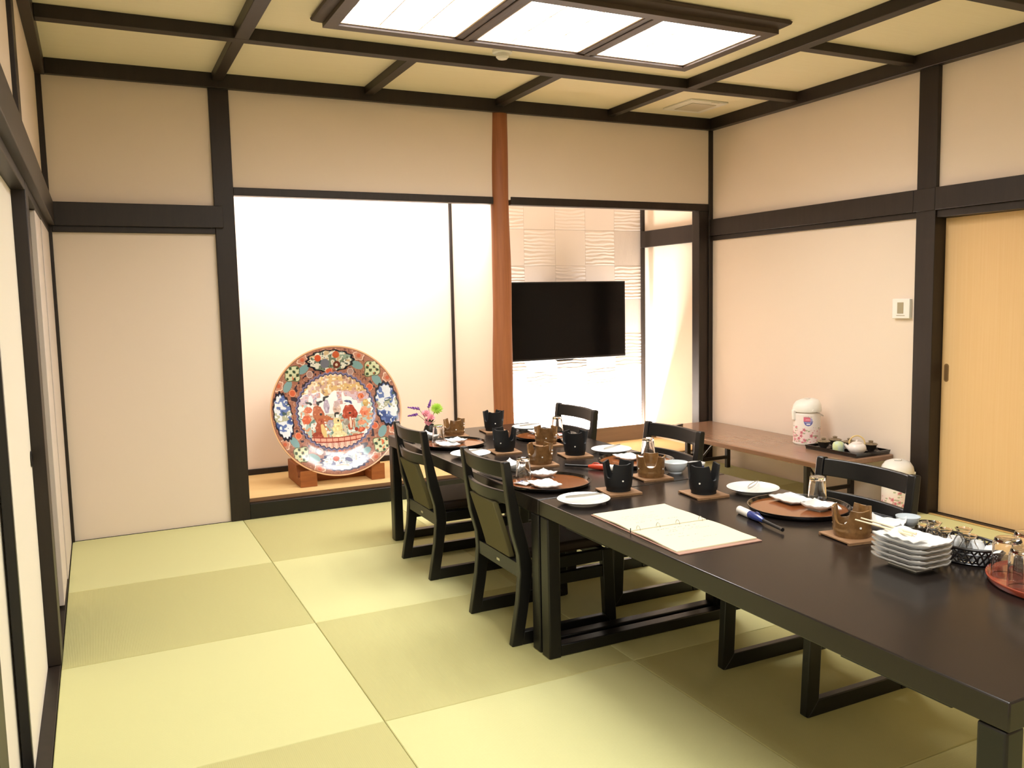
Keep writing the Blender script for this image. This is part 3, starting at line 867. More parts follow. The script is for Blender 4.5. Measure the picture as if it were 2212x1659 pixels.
# ------------------------------------------------------------------ place settings
def make_tray(label, loc):
    t = thing('round_tray', label, 'tray', loc, 0, 'round brown lacquer trays')
    MB().lathe([(0, 0), (.156, 0), (.162, .003), (.171, .016), (.171, .019), (.167, .019), (.160, .0078), (0, .0078)], 96).obj('rim', TRAYED, t, smooth=35)
    MB().lathe([(0, .0080), (.1595, .0080), (.1595, .0088), (0, .0088)], 96).obj('inner_face', TRAYIN, t, smooth=35)
    return t
TR = [((1.816, -1.387), 'round brown tray on the left side, at the far left seat'),
      ((1.790, -2.466), 'round brown tray in front of the nearer left chair'),
      ((2.330, -3.272), 'round brown tray on the near table beside the blue lighter'),
      ((2.338, -2.280), 'round brown tray on the right side, behind the red lighter'),
      ((2.331, -1.440), 'round brown tray at the right seat nearest the television')]
T0 = None
for (x, y), lb in TR:
    if T0 is None: T0 = make_tray(lb, (x, y, T))
    else: dup(T0, (x, y, T), 0, lb)
ZT = T + .0090

def make_plate(label, loc):
    t = MB().lathe([(0, 0.0005), (.050, 0.0005), (.052, 0), (.056, 0), (.058, .004), (.085, .013), (.096, .019), (.097, .0205), (.095, .0215), (.083, .0165), (.060, .0095), (.050, .0085), (0, .0085)], 72).obj('round_plate', PORC, loc=loc, smooth=40)
    return tag(t, label, 'plate', 'round white plates with tongs')
PLt = [((1.765, -1.735), 'round white plate between the two left chairs', -.10),
       ((1.748, -2.808), 'round white plate on the left corner of the near table', 0.0),
       ((2.385, -2.005), 'round white plate behind the black stove before the niche', .12),
       ((2.385, -2.985), 'round white plate on the right edge of the near table', .35),
       ((2.385, -1.140), 'round white plate at the far end nearest the television wall', .0)]
P0 = None
def make_tongs(label, loc, rz):
    t = thing('tongs', label, 'tongs', loc, rz, 'silver tongs on the plates')
    def arm(s_):
        m_ = MB(); Q = []
        for k in range(17):
            u = k / 16; x = -.075 + .15 * u
            y = s_ * (.0012 + .011 * math.sin(PI * min(1, u * 1.02)) ** .8 * (1 - .55 * u))
            w_ = .0030 * (1 - .35 * u)
            Q.append([m_.V((x, y - .0005, -w_)), m_.V((x, y + .0005, -w_)), m_.V((x, y + .0005, w_)), m_.V((x, y - .0005, w_))])
        for A, B in zip(Q, Q[1:]):
            for i in range(4): m_._f([A[i], A[(i + 1) % 4], B[(i + 1) % 4], B[i]])
        m_._f(Q[0][::-1]); m_._f(Q[-1])
        return m_
    arm(1).obj('arm', METAL, t, smooth=50); arm(-1).obj('arm', METAL, t, smooth=50)
    return t
TG0 = None
tong_lab = ['silver tongs on the plate between the left chairs', 'silver tongs on the plate at the left corner of the near table', 'silver tongs on the plate before the niche', 'silver tongs on the plate at the right edge of the near table', 'silver tongs on the plate nearest the television wall']
for k, ((x, y), lb, rz) in enumerate(PLt):
    if P0 is None: P0 = make_plate(lb, (x, y, T))
    else:
        q = P0.copy(); COL.objects.link(q); q.location = (x, y, T); q['label'] = lb
    pz = (x + .012, y + .012, T + .0265)
    if TG0 is None: TG0 = make_tongs(tong_lab[k], pz, R(20))
    else: dup(TG0, pz, R((20, -8, 26, 34, 12)[k]), tong_lab[k])

def lobed_dish(hx, hy, h, lift, foot_=True):
    """rectangular white dish with softly waved, turned up rim and raised corners"""
    m_ = MB(); n = 24
    def P(u, v):
        a = 2 * u - 1; b = 2 * v - 1
        e = (abs(a) ** 6 + abs(b) ** 6) ** (1 / 6)
        z = h * max(0, (e - .50) / .62) ** 1.7
        z += .0011 * math.cos(3 * PI * a) * abs(b) ** 8 + .0011 * math.cos(3 * PI * b) * abs(a) ** 8 + lift * (abs(a * b)) ** 6
        return (a * hx * (1 - .055 * abs(b) ** 6), b * hy * (1 - .055 * abs(a) ** 6), .0068 + z)
    m_.grid(P, n, n, .0040)
    m_.box(-hx * .50, hx * .50, -hy * .50, hy * .50, 0, .0029)
    return m_
def dish_thing(name, label, mb, loc, rz, grp, cat='dish', m=None):
    o = mb.obj(name, m or PORC, loc=loc, rot=(0, 0, rz), smooth=75)
    return tag(o, label, cat, grp)
DL = dish_thing('rectangular_dish', 'long white dish on the front edge of the left middle tray', lobed_dish(.050, .066, .011, .0015), (1.742, -2.522, ZT), R(-4), 'flat white dishes on the trays')
def cpy(o, loc, rz, label, grp=None):
    q = o.copy(); COL.objects.link(q); q.location = loc; q.rotation_euler = (0, 0, rz); q['label'] = label
    if grp: q['group'] = grp
    return q
cpy(DL, (1.764, -1.448, ZT), R(-4), 'long white dish on the tray at the far left seat')
cpy(DL, (2.370, -3.196, ZT), R(-5), 'long white dish behind the smaller one on the near right tray')
cpy(DL, (2.335, -2.225, ZT), R(-3), 'long white dish on the tray behind the red lighter')
cpy(DL, (2.345, -1.355, ZT), R(0), 'long white dish on the tray nearest the television')
DS = dish_thing('small_dish', 'small deep white dish beside the glass on the left middle tray', lobed_dish(.044, .046, .019, .003), (1.822, -2.360, ZT), R(14), 'small deep white dishes')
cpy(DS, (1.835, -1.385, ZT), R(14), 'small deep white dish beside the glass at the far left seat')
cpy(DS, (2.368, -3.325, ZT), R(10), 'small deep white dish in front of the glass on the near right tray')
SQ = lobed_dish(.053, .053, .032, .005)
SB = dish_thing('square_bowl', 'square white bowl behind the glass at the left middle seat', SQ, (1.803, -2.120, T), R(32), 'square white bowls with raised corners', 'bowl')
cpy(SB, (1.770, -1.135, T), R(30), 'square white bowl in front of the flowers')
cpy(SB, (2.372, -3.598, T), R(30), 'square white bowl beside the stack of plates')
cpy(SB, (2.350, -1.700, T), R(40), 'square white bowl behind the black stove with the white spot')
def round_bowl(name, r, h, label, loc, m, grp=None):
    b = MB().lathe([(0, 0.001), (r * .46, .001), (r * .48, 0), (r * .55, 0), (r * .55, .005), (r * .78, h * .35), (r * .94, h * .72), (r, h), (r - .003, h), (r * .90, h * .72), (r * .70, h * .36), (r * .4, .010), (0, .009)], 48)
    o = b.obj(name, m, loc=loc, smooth=45)
    return tag(o, label, 'bowl', grp)
round_bowl('round_bowl', .051, .045, 'round white bowl right of the brown stove in the middle', (2.362, -2.540, T), PORCG, 'round white bowls')
round_bowl('round_bowl', .037, .034, 'round white bowl standing behind the square bowl by the basket', (2.468, -3.600, T), PORCG, 'round white bowls')
cu = thing('blue_cup', 'white cup with broad blue stripe behind the right black stove', 'cup', (2.385, -2.650, T))
MB().lathe([(0, 0), (.022, 0), (.024, .003), (.033, .048), (.035, .058), (.0325, .058), (.030, .046), (.021, .006), (0, .005)], 40).obj('body', PORC, cu, smooth=45)
cs = MB()
for k in range(9):
    for j in range(2): pass
def strip_on_cone(mb, a0, a1, z0, z1, f, n=12, off=.0006):
    P_ = []
    for k in range(n + 1):
        a = a0 + (a1 - a0) * k / n
        P_.append((mb.V(((f(z0) + off) * math.cos(a), (f(z0) + off) * math.sin(a), z0)), mb.V(((f(z1) + off) * math.cos(a), (f(z1) + off) * math.sin(a), z1))))
    for A, B in zip(P_, P_[1:]): mb._f([A[0], B[0], B[1], A[1]])
fc = lambda z: .024 + (.0345 - .024) * (z / .055)
strip_on_cone(cs, 3.3, 4.4, .008, .05, fc); strip_on_cone(cs, 4.8, 5.9, .008, .05, fc)
fi = lambda z: .0205 + (.0315 - .0205) * (z / .055) - .0012
strip_on_cone(cs, .2, 1.3, .03, .054, fi, off=-.0002)
cs.obj('blue_stripe', BLUEG, cu, smooth=60)

# drinking glasses, turned upside down
def make_tumbler(name, label, loc, r_rim, r_base, h, grp, foot_=.012):
    b = MB().lathe([(r_rim - .0016, 0), (r_rim, .0008), (r_base, h - .003), (r_base - .003, h), (0, h), ][::1], 40)
    prof = [(r_rim - .0017, 0.0), (r_rim, 0.001), (r_base, h - .002), (r_base - .002, h), (0.0, h)]
    inn = [(0.0, h - foot_), (r_base - .0045, h - foot_ - .001), (r_rim - .0017, 0.0)]
    b.bm.free(); b.bm = bmesh.new()
    b.lathe(prof + inn[:-1], 40)
    # close inner wall down to the rim
    b.bm.free(); b.bm = bmesh.new()
    b.lathe(prof, 40); b.lathe(inn, 40)
    bmesh.ops.remove_doubles(b.bm, verts=b.bm.verts, dist=1e-5)
    o = b.obj(name, GLASS, loc=loc, smooth=40)
    return tag(o, label, 'glass', grp)
g0 = make_tumbler('drinking_glass', 'upturned glass at the far left seat', (1.770, -1.300, ZT), .033, .0265, .088, 'upturned glasses at the place settings')
cpy(g0, (1.735, -2.352, ZT), 0, 'upturned glass on the left middle tray')
cpy(g0, (2.455, -3.235, ZT), 0, 'upturned glass on the near right tray, before a chair back')
cpy(g0, (2.440, -2.230, ZT), 0, 'upturned glass on the tray behind the red lighter')
cpy(g0, (2.440, -1.375, ZT), 0, 'upturned glass on the tray nearest the television')

# chopsticks and paper packets
def make_packet(label, loc, rz, m2=None):
    t = thing('paper_packet', label, 'packet', loc, rz, 'paper packets on the trays')
    MB().grid(lambda u, v: (-.024 + .048 * u, -.032 + .064 * v, .004 + .0025 * math.sin(5 * u + 2 * v)), 10, 10, .003).obj('folded_paper', PAPERW, t, smooth=50)
    MB().box(-.020, .018, .012, .020, .0075, .0085).obj('printed_band', BLUEG, t)
    return t
pk0 = make_packet('white paper packet on the left middle tray', (1.690, -2.440, ZT + .0005), R(25))
dup(pk0, (1.752, -1.392, ZT + .0005), R(10), 'white paper packet on the far left tray')
dup(pk0, (2.430, -3.325, ZT + .0005), R(-30), 'white paper packet beside the glass on the near right tray')
dup(pk0, (2.410, -2.345, ZT + .0005), R(-35), 'white paper packet on the tray behind the red lighter')
pkr = dup(pk0, (2.420, -1.470, ZT + .0005), R(-20), 'pinkish paper packet on the tray nearest the television')
for chh in pkr.children:
    if chh.name.startswith('printed'):
        chh.data = chh.data.copy(); chh.data.materials[0] = PINKF
def make_chop(label, loc, rz, m, grp, ln=.225, gap=.010, rr=.0035):
    t = thing('chopsticks', label, 'chopsticks', loc, rz, grp)
    for s_ in (-1, 1):
        MB().tube([(-ln / 2, s_ * gap / 2, rr), (ln / 2, s_ * gap * .7, rr)], [rr, rr * .55], 8).obj('stick', m, t, smooth=60)
    return t
cp0 = make_chop('black chopsticks on the table edge by the left middle tray', (1.652, -2.21, T), R(97), BLACKP, 'black chopsticks beside the trays', .20)
dup(cp0, (1.652, -1.12, T), R(97), 'black chopsticks on the table edge by the far left tray')
dup(cp0, (2.497, -3.41, T), R(-88), 'black chopsticks at the right edge of the near table')
dup(cp0, (2.497, -2.41, T), R(-88), 'black chopsticks at the right edge of the far table')

# ------------------------------------------------------------------ lighters
def make_lighter(label, loc, rz, mbody):
    t = thing('gas_lighter', label, 'lighter', loc, rz, 'long gas lighters')
    rr = .0135
    MB().tube([(0, 0, rr), (.004, 0, rr), (.062, 0, rr), (.072, 0, rr)], [.010, rr, rr, rr * .96], 20).obj('handle_cap', WHITEPL, t, smooth=50)
    bd = MB()
    bd.tube([(.0725, 0, rr), (.10, 0, rr), (.130, 0, rr), (.152, 0, rr * .92)], [rr * .97, rr, .0115, .007], 20)
    bd.obj('body', mbody, t, smooth=50)
    q = [(.100, 0, .026), (.112, 0, .031), (.126, 0, .030), (.134, 0, .024)]
    MB().tube(q, .0018, 8).obj('trigger_guard', mbody, t, smooth=60)
    MB().tube([(.1525, 0, rr * .92), (.245, 0, rr * .80), (.262, 0, rr * .78)], [.0058, .0052, .0062], 14).obj('nozzle', BLACKP, t, smooth=50)
    return t
lg = make_lighter('blue gas lighter with white end beside the open binder', (2.128, -3.202, T), math.atan2(-.262, -.05), BLUEP)
make_lighter('red gas lighter with white end on the far table', (2.178, -2.408, T), math.atan2(.21, -.16), REDP)

# ------------------------------------------------------------------ binder
bd = thing('ring_binder', 'open ring binder with cream handwritten pages', 'binder', (1.820, -3.228, T), R(-2.0))
MB().box(-.150, .152, .004, .252, 0, .0035).obj('cover', COVER, bd, bevel=.001)
MB().box(-.150, .152, -.262, -.004, 0, .0035).obj('cover', COVER, bd, bevel=.001)
MB().box(-.149, .151, -.0039, .0039, 0, .003).obj('spine', COVER, bd)
def pages(y0, y1):
    s_ = 1 if y1 > y0 else -1
    def P(u, v):
        x = -.146 + .292 * u
        return (x, y0 + (y1 - y0) * v, .0075 + .0035 * math.sin(PI * min(1, v * 1.4)) * (1 - v * .6) + .0008 * math.sin(3 * u + 4 * v))
    return MB().grid(P, 16, 24, .0036), P
g1, P1 = pages(.004, .246); pg1 = g1.obj('page', PAPER, bd, smooth=60)
g2, P2 = pages(-.004, -.244); pg2 = g2.obj('page', PAPER, bd, smooth=60)
def writing(P, lines, par, seed):
    random.seed(seed)
    m_ = MB()
    for (v, u0, u1, wgt) in lines:
        u = u0
        while u < u1:
            ln = random.uniform(.010, .035)
            if random.random() < .7:
                a = P(u, v); b = P(min(u + ln, u1), v + random.uniform(-.004, .004))
                m_.tube([(a[0], a[1], a[2] + .0001), (b[0], b[1], b[2] + .0001)], .0007 * wgt, 5)
            u += ln + random.uniform(.005, .025)
    m_.obj('writing', INK, par)
writing(P1, [(.25, .2, .75, 1.0), (.33, .22, .5, .6), (.42, .15, .65, .6), (.52, .15, .6, .6), (.62, .2, .55, .6), (.70, .6, .7, .5)], pg1, 4)
writing(P2, [(.14, .25, .75, 1.1), (.24, .35, .8, .8), (.30, .30, .85, .7), (.42, .2, .5, .6), (.52, .30, .55, .8), (.64, .5, .8, .6), (.75, .3, .5, .5)], pg2, 9)
for x in (-.120, -.045, .030, .120):
    m_ = MB(); pts = []
    for k in range(13):
        a = PI * k / 12
        pts.append((x, .011 * math.cos(a), .0085 + .0125 * math.sin(a)))
    m_.tube(pts, .0011, 8).obj('ring', METAL, bd, smooth=60)
MB().tube([(-.149, 0, .003), (-.149, .0, .017)], .0016, 8).obj('clasp', BLACKP, bd)

# ------------------------------------------------------------------ stack of plates with napkin and chopsticks
ST = (2.140, -3.872)
def stack_dish():
    m_ = MB(); n = 36; hx, hy = .064, .086
    def P(u, v):
        a = 2 * u - 1; b = 2 * v - 1
        e = (abs(a) ** 7 + abs(b) ** 7) ** (1 / 7)
        z = .0185 * max(0, (e - .44) / .60) ** 1.35
        z += .0006 * math.cos(5 * PI * a) * abs(b) ** 8 + .0006 * math.cos(5 * PI * b) * abs(a) ** 8 + .002 * (abs(a * b)) ** 6
        k1 = 1 - .07 * abs(b) ** 7 + .010 * math.cos(5 * PI * b) * abs(a) ** 6
        k2 = 1 - .06 * abs(a) ** 7 + .008 * math.cos(3 * PI * a) * abs(b) ** 6
        return (a * hx * k1, b * hy * k2, .0082 + z)
    m_.grid(P, n, n, .0046)
    m_.box(-.030, .030, -.046, .046, 0, .0037)
    return m_
s0 = dish_thing('stacked_plate', 'lowest white oblong plate of the stack of five', stack_dish(), (ST[0], ST[1], T), R(-3), 'white oblong plates in a stack')
for k, nm in enumerate(('second white oblong plate from the bottom of the stack', 'middle white oblong plate of the stack of five', 'fourth white oblong plate from the bottom, just below the top one', 'topmost white oblong plate of the stack, under the napkin')):
    cpy(s0, (ST[0] + .0006 * k, ST[1] - .0005 * k, T + .0142 * (k + 1)), R(-3 + .4 * k), nm)
zt = T + .0142 * 4
nk = MB().grid(lambda u, v: (ST[0] - .026 + .056 * u, ST[1] - .030 + .098 * v,
                             zt + .0175 + .020 * math.exp(-((v - .83) / .13) ** 2) * math.exp(-((u - .6) / .4) ** 2) + .0035 * math.sin(9 * v + 3 * u) ** 2 + .003 * (1 - u)), 18, 30, .003)
tag(nk.obj('white_napkin', PAPERW, smooth=60), 'crumpled white napkin lying on the top plate of the stack', 'napkin')
wc = make_chop('pale wooden chopsticks jutting out over the stack of plates', (ST[0] + .006, ST[1] + .088, zt + .0275), R(98), CHOPW, None, .17, .020, .004)
wc.rotation_euler = (0, R(-3), R(98))

# ------------------------------------------------------------------ openwork basket with small jars and cups
BX, BY = 2.318, -3.880
bk = thing('openwork_basket', 'black openwork basket holding small glass flasks and cups', 'basket', (BX, BY, T), R(4))
ax, ay = .074, .125
fl_ = MB().lathe([(0, .002), (.94, .002), (.94, .005), (0, .005)], 64, sx=ax * .86, sy=ay * .90)
fl_.obj('base', BASKET, bk, smooth=40)
rm = MB().tube([(ax * math.cos(2 * PI * k / 64), ay * math.sin(2 * PI * k / 64), .048) for k in range(65)], .0042, 8)
rm.obj('rim', BASKET, bk, smooth=60)
lw = MB()
nn = 34
for row in range(3):
    z0 = .005 + .0140 * row; z1 = z0 + .0145
    for k in range(nn):
        for s_ in (1, -1):
            a0 = 2 * PI * (k + .5 * (row % 2)) / nn; a1 = a0 + s_ * PI / nn * 1.0
            f0 = .86 + .14 * z0 / .048; f1 = .86 + .14 * z1 / .048
            lw.tube([(ax * f0 * math.cos(a0), ay * f0 * math.sin(a0), z0), (ax * f1 * math.cos(a1), ay * f1 * math.sin(a1), z1)], .0024, 5)
for zz in (.005, .0335):
    f0 = .86 + .14 * zz / .048
    lw.tube([(ax * f0 * math.cos(2 * PI * k / 64), ay * f0 * math.sin(2 * PI * k / 64), zz) for k in range(65)], .0022, 5)
lw.obj('openwork_side', BASKET, bk, smooth=60)
def make_flask(label, loc, grp):
    b = MB().lathe([(0, .002), (.020, 0), (.026, .004), (.028, .020), (.024, .040), (.016, .056), (.015, .062), (.021, .072), (.0225, .074), (.0212, .0745), (.0135, .062), (.0145, .056), (.0220, .040), (.0258, .020), (.024, .007), (0, .006)], 36)
    return tag(b.obj('glass_flask', GLASS, loc=loc, smooth=45), label, 'flask', grp)
zb = T + .0056
fk = make_flask('small glass flask in the front of the basket', (2.290, -3.935, zb), 'small glass flasks in the basket')
cpy(fk, (2.338, -3.885, zb), 0, 'small glass flask behind the front one in the basket')
cpy(fk, (2.288, -3.862, zb), 0, 'small glass flask beside the white cup, left part of the basket')
cpy(fk, (2.325, -3.800, zb), 0, 'small glass flask at the far end of the basket')
shot = make_tumbler('shot_glass', 'short clear glass on the table beside the round bowl', (2.405, -3.715, T), .024, .022, .052, None)
def make_sake(label, loc, rot, grp):
    o = MB().lathe([(0, 0), (.013, 0), (.014, .003), (.016, .006), (.028, .028), (.030, .036), (.0275, .036), (.025, .028), (.013, .009), (0, .008)], 36).obj('sake_cup', PORC, loc=loc, rot=rot, smooth=45)
    return tag(o, label, 'cup', grp)
make_sake('white sake cup upside down in the middle of the basket', (2.365, -3.838, zb + .0365), (PI, 0, 0), 'small white sake cups in the basket')
make_sake('white sake cup leaning at the right end of the basket', (2.338, -3.950, zb + .030), (R(102), 0, R(20)), 'small white sake cups in the basket')
make_sake('white sake cup upside down at the right side of the basket', (2.378, -3.900, zb + .0365), (PI, 0, 0), 'small white sake cups in the basket')

# ------------------------------------------------------------------ red round tray with tall upturned glasses
RX, RY = 2.337, -4.183
rt = MB().lathe([(0, 0), (.176, 0), (.184, .003), (.190, .014), (.190, .018), (.186, .0185), (.180, .011), (0, .0105)], 96).obj('red_tray', REDLAC, loc=(RX, RY, T), smooth=35)
tag(rt, 'round red lacquer tray with upturned glasses at the right edge', 'tray')
def make_tall(label, loc):
    b = MB().lathe([(.0352, 0), (.037, .001), (.0355, .045), (.0345, .085), (.030, .098), (.026, .100), (0, .100)], 44)
    b.lathe([(0, .090), (.027, .089), (.0325, .082), (.0338, .045), (.0352, 0)], 44)
    bmesh.ops.remove_doubles(b.bm, verts=b.bm.verts, dist=1e-5)
    return tag(b.obj('tall_glass', GLASS, loc=loc, smooth=45), label, 'glass', 'tall upturned glasses on the red tray')
zg = T + .0113
tg = make_tall('tall upturned glass at the left edge of the red tray', (2.252, -4.070, zg))
cpy(tg, (2.196, -4.150, zg), 0, 'tall upturned glass at the front of the red tray')
cpy(tg, (2.300, -4.135, zg), 0, 'tall upturned glass in the middle of the red tray')
cpy(tg, (2.345, -4.062, zg), 0, 'tall upturned glass at the back of the red tray')
cpy(tg, (2.275, -4.220, zg), 0, 'tall upturned glass at the right front of the red tray')
cpy(tg, (2.410, -4.130, zg), 0, 'tall upturned glass at the right back of the red tray')

# ------------------------------------------------------------------ flowers
fv = thing('flower_vase', 'small vase of purple, pink and lime flowers at the far left end', 'flower vase', (1.825, -1.03, T))
MB().lathe([(0, 0), (.026, 0), (.032, .006), (.036, .03), (.028, .055), (.022, .062), (.024, .066), (.0205, .066), (.019, .060), (.024, .053), (.031, .03), (.026, .008), (0, .007)], 36).obj('vase', CUPD, fv, smooth=45)
random.seed(11)
def spike(p0, p1, p2, par):
    p0, p1, p2 = Vector(p0), Vector(p1), Vector(p2)
    MB().tube([p0, p0.lerp(p1, .5) + Vector((0, 0, .004)), p1], .0013, 6).obj('stem', STEM, par, smooth=60)
    b = MB()
    for k in range(80):
        t = random.random(); c_ = p1.lerp(p2, t)
        rr = .0115 * (1 - .6 * t)
        d_ = Vector((random.gauss(0, 1), random.gauss(0, 1), random.gauss(0, 1))).normalized() * rr
        b.tube([c_, c_ + d_], [.0034, .0012], 5)
    b.obj('purple_spike', PURPLE, par, smooth=60)
spike((-.004, .002, .062), (-.045, .045, .150), (-.098, .075, .158), fv)
spike((-.006, -.002, .062), (-.058, .035, .120), (-.104, .058, .112), fv)
spike((.004, .002, .062), (.012, .040, .155), (.030, .052, .195), fv)
def bloom(c_, r_, m_, par, name, npet, flat=.5, up=(0, 0, 1), wid=.34):
    b = MB()
    upv = Vector(up).normalized()
    q = upv.to_track_quat('Z', 'Y')
    for k in range(npet):
        a = 2 * PI * k * .381966; ring = k / npet
        el = R(10 + 75 * ring)
        ln = r_ * (1 - .35 * ring)
        dr = Vector((math.cos(a) * math.cos(el), math.sin(a) * math.cos(el), math.sin(el) * (1 - flat * .4)))
        sd = Vector((-math.sin(a), math.cos(a), 0)) * ln * wid
        p0 = Vector((0, 0, 0)); p1 = dr * ln * .6 + sd; p2 = dr * ln + Vector((0, 0, ln * .12)); p3 = dr * ln * .6 - sd
        up_ = dr.cross(sd).normalized() * .0009
        A = [b.V(Vector(c_) + q @ (x + up_)) for x in (p0, p1, p2, p3)]
        B = [b.V(Vector(c_) + q @ (x - up_)) for x in (p0, p1, p2, p3)]
        b._f(A); b._f(B[::-1])
        for i in range(4): b._f([A[(i + 1) % 4], A[i], B[i], B[(i + 1) % 4]])
    return b.obj(name, m_, par)
bloom((-.012, .022, .118), .030, PINKF, fv, 'pink_bloom', 26, up=(-.2, -.6, .8), wid=.5)
bloom((.006, .000, .098), .027, PINKF, fv, 'pink_bloom', 24, up=(.1, -.8, .5), wid=.5)
bloom((-.012, -.008, .080), .026, PINKF, fv, 'pink_bloom', 24, up=(-.3, -.9, .3), wid=.5)
bloom((.056, .035, .140), .040, LIMEF, fv, 'lime_bloom', 110, up=(-.2, -.8, .5), wid=.12)
MB().tube([(.006, .004, .062), (.03, .03, .10), (.05, .044, .134)], .0016, 6).obj('stem', STEM, fv, smooth=60)
lf_ = MB()
for k in range(9):
    a = random.uniform(0, 2 * PI); b0 = Vector((.010 * math.cos(a), .01 * math.sin(a), .07))
    dr = Vector((math.cos(a) * .7 + .25, math.sin(a) * .7, random.uniform(.4, .9))).normalized() * random.uniform(.03, .055)
    sd = dr.cross(Vector((0, 0, 1))).normalized() * .008
    up_ = Vector((0, 0, .0006))
    P_ = [b0, b0 + dr * .5 + sd, b0 + dr, b0 + dr * .5 - sd]
    A = [lf_.V(x + up_) for x in P_]; B = [lf_.V(x - up_) for x in P_]
    lf_._f(A); lf_._f(B[::-1])
    for i in range(4): lf_._f([A[(i + 1) % 4], A[i], B[i], B[(i + 1) % 4]])
lf_.obj('leaves', LEAF, fv)

# ------------------------------------------------------------------ low side table along the right wall
sd = thing('side_table', 'long low brown folding table along the right wall', 'table', (4.0, 0, 0))
MB().box(0, .613, -1.775, -.0155, .291, .327).obj('tabletop', [LAMW], sd, bevel=.010, seg=3)
MB().box(-.0012, .0, -1.765, -.026, .297, .321).obj('edge_band', LAME, sd)
for yy, sgn in ((-.30, -1), (-1.50, 1)):
    for xx in (.165, .548):
        MB().box(xx - .016, xx + .016, yy - .016, yy + .016, .0, .2905).obj('leg', DARK, sd, bevel=.003)
    MB().box(.1815, .5315, yy - .009, yy + .009, .070, .095).obj('stretcher', DARK, sd, bevel=.002)
    MB().tube([(.30, yy - sgn * .012, .090), (.30, yy + sgn * .20, .2895)], .008, 8).obj('brace', DARK, sd, smooth=60)
ZS = .3272

def flask_colors(a, z, h, badge):
    n = len(a); C = np.zeros((n, 3)); C[:] = L3((242, 232, 224))
    t = z / h
    x = a * .09; y = z
    low = np.clip((.56 - t) / .2, 0, 1)[:, None]
    C = C * (1 - low) + L3((240, 218, 212)) * low
    rng = random.Random(5)
    for k in range(120):
        a0 = rng.uniform(0, 2 * PI); z0 = rng.uniform(.03, .56) * h
        big = rng.random() < .32
        r0 = rng.uniform(.008, .012) if big else rng.uniform(.003, .0055)
        if z0 > .42 * h and rng.random() < .5: r0 *= .6
        da = ((a - a0 + PI) % (2 * PI) - PI) * .09
        q = np.hypot(da, (z - z0)) / (1 + .25 * np.cos(5 * np.arctan2(z - z0, da)))
        C[q < r0] = L3((214, 138, 144) if big else (222, 164, 166))
        C[q < r0 * .5] = L3((196, 104, 118))
        if rng.random() < .5:
            da2 = da - r0 * 1.5; C[np.hypot(da2 / 1.8, z - z0) < .0045] = L3((170, 176, 140))
    if badge is not None:
        da = ((a - badge + PI) % (2 * PI) - PI) * .09; dz = z - .735 * h
        q = np.hypot(da, dz)
        C[q < .0325] = L3((248, 244, 242))
        up = ((q < .030) | ((da < 0) & (dz > 0) & (np.maximum(-da, dz) < .030)))
        C[up & (dz >= 0) & (da < .012)] = L3((226, 110, 134)); C[up & (dz >= 0) & (da >= .012)] = L3((176, 168, 206))
        C[(q < .030) & (dz < 0)] = L3((96, 96, 168))
        bars = (q < .024) & (np.abs(dz + .006) < .0035) & ((np.floor(da / .003) % 2) > 0); C[bars] = L3((206, 206, 232))
        C[(q < .026) & (np.abs(dz + .018) < .004) & (np.abs(da) < .011)] = L3((238, 238, 246))
        marks = (np.abs(z - .875 * h) < .0045) & (np.abs(da) < .022) & ((np.floor((da + .03) / .0055) % 2) > 0); C[marks] = L3((170, 160, 152))
        wv = (np.abs(np.sin(da * 900) * .002 + dz - .012) < .003) & (q < .022) & (da < .01); C[wv] = L3((240, 176, 190))
    return C
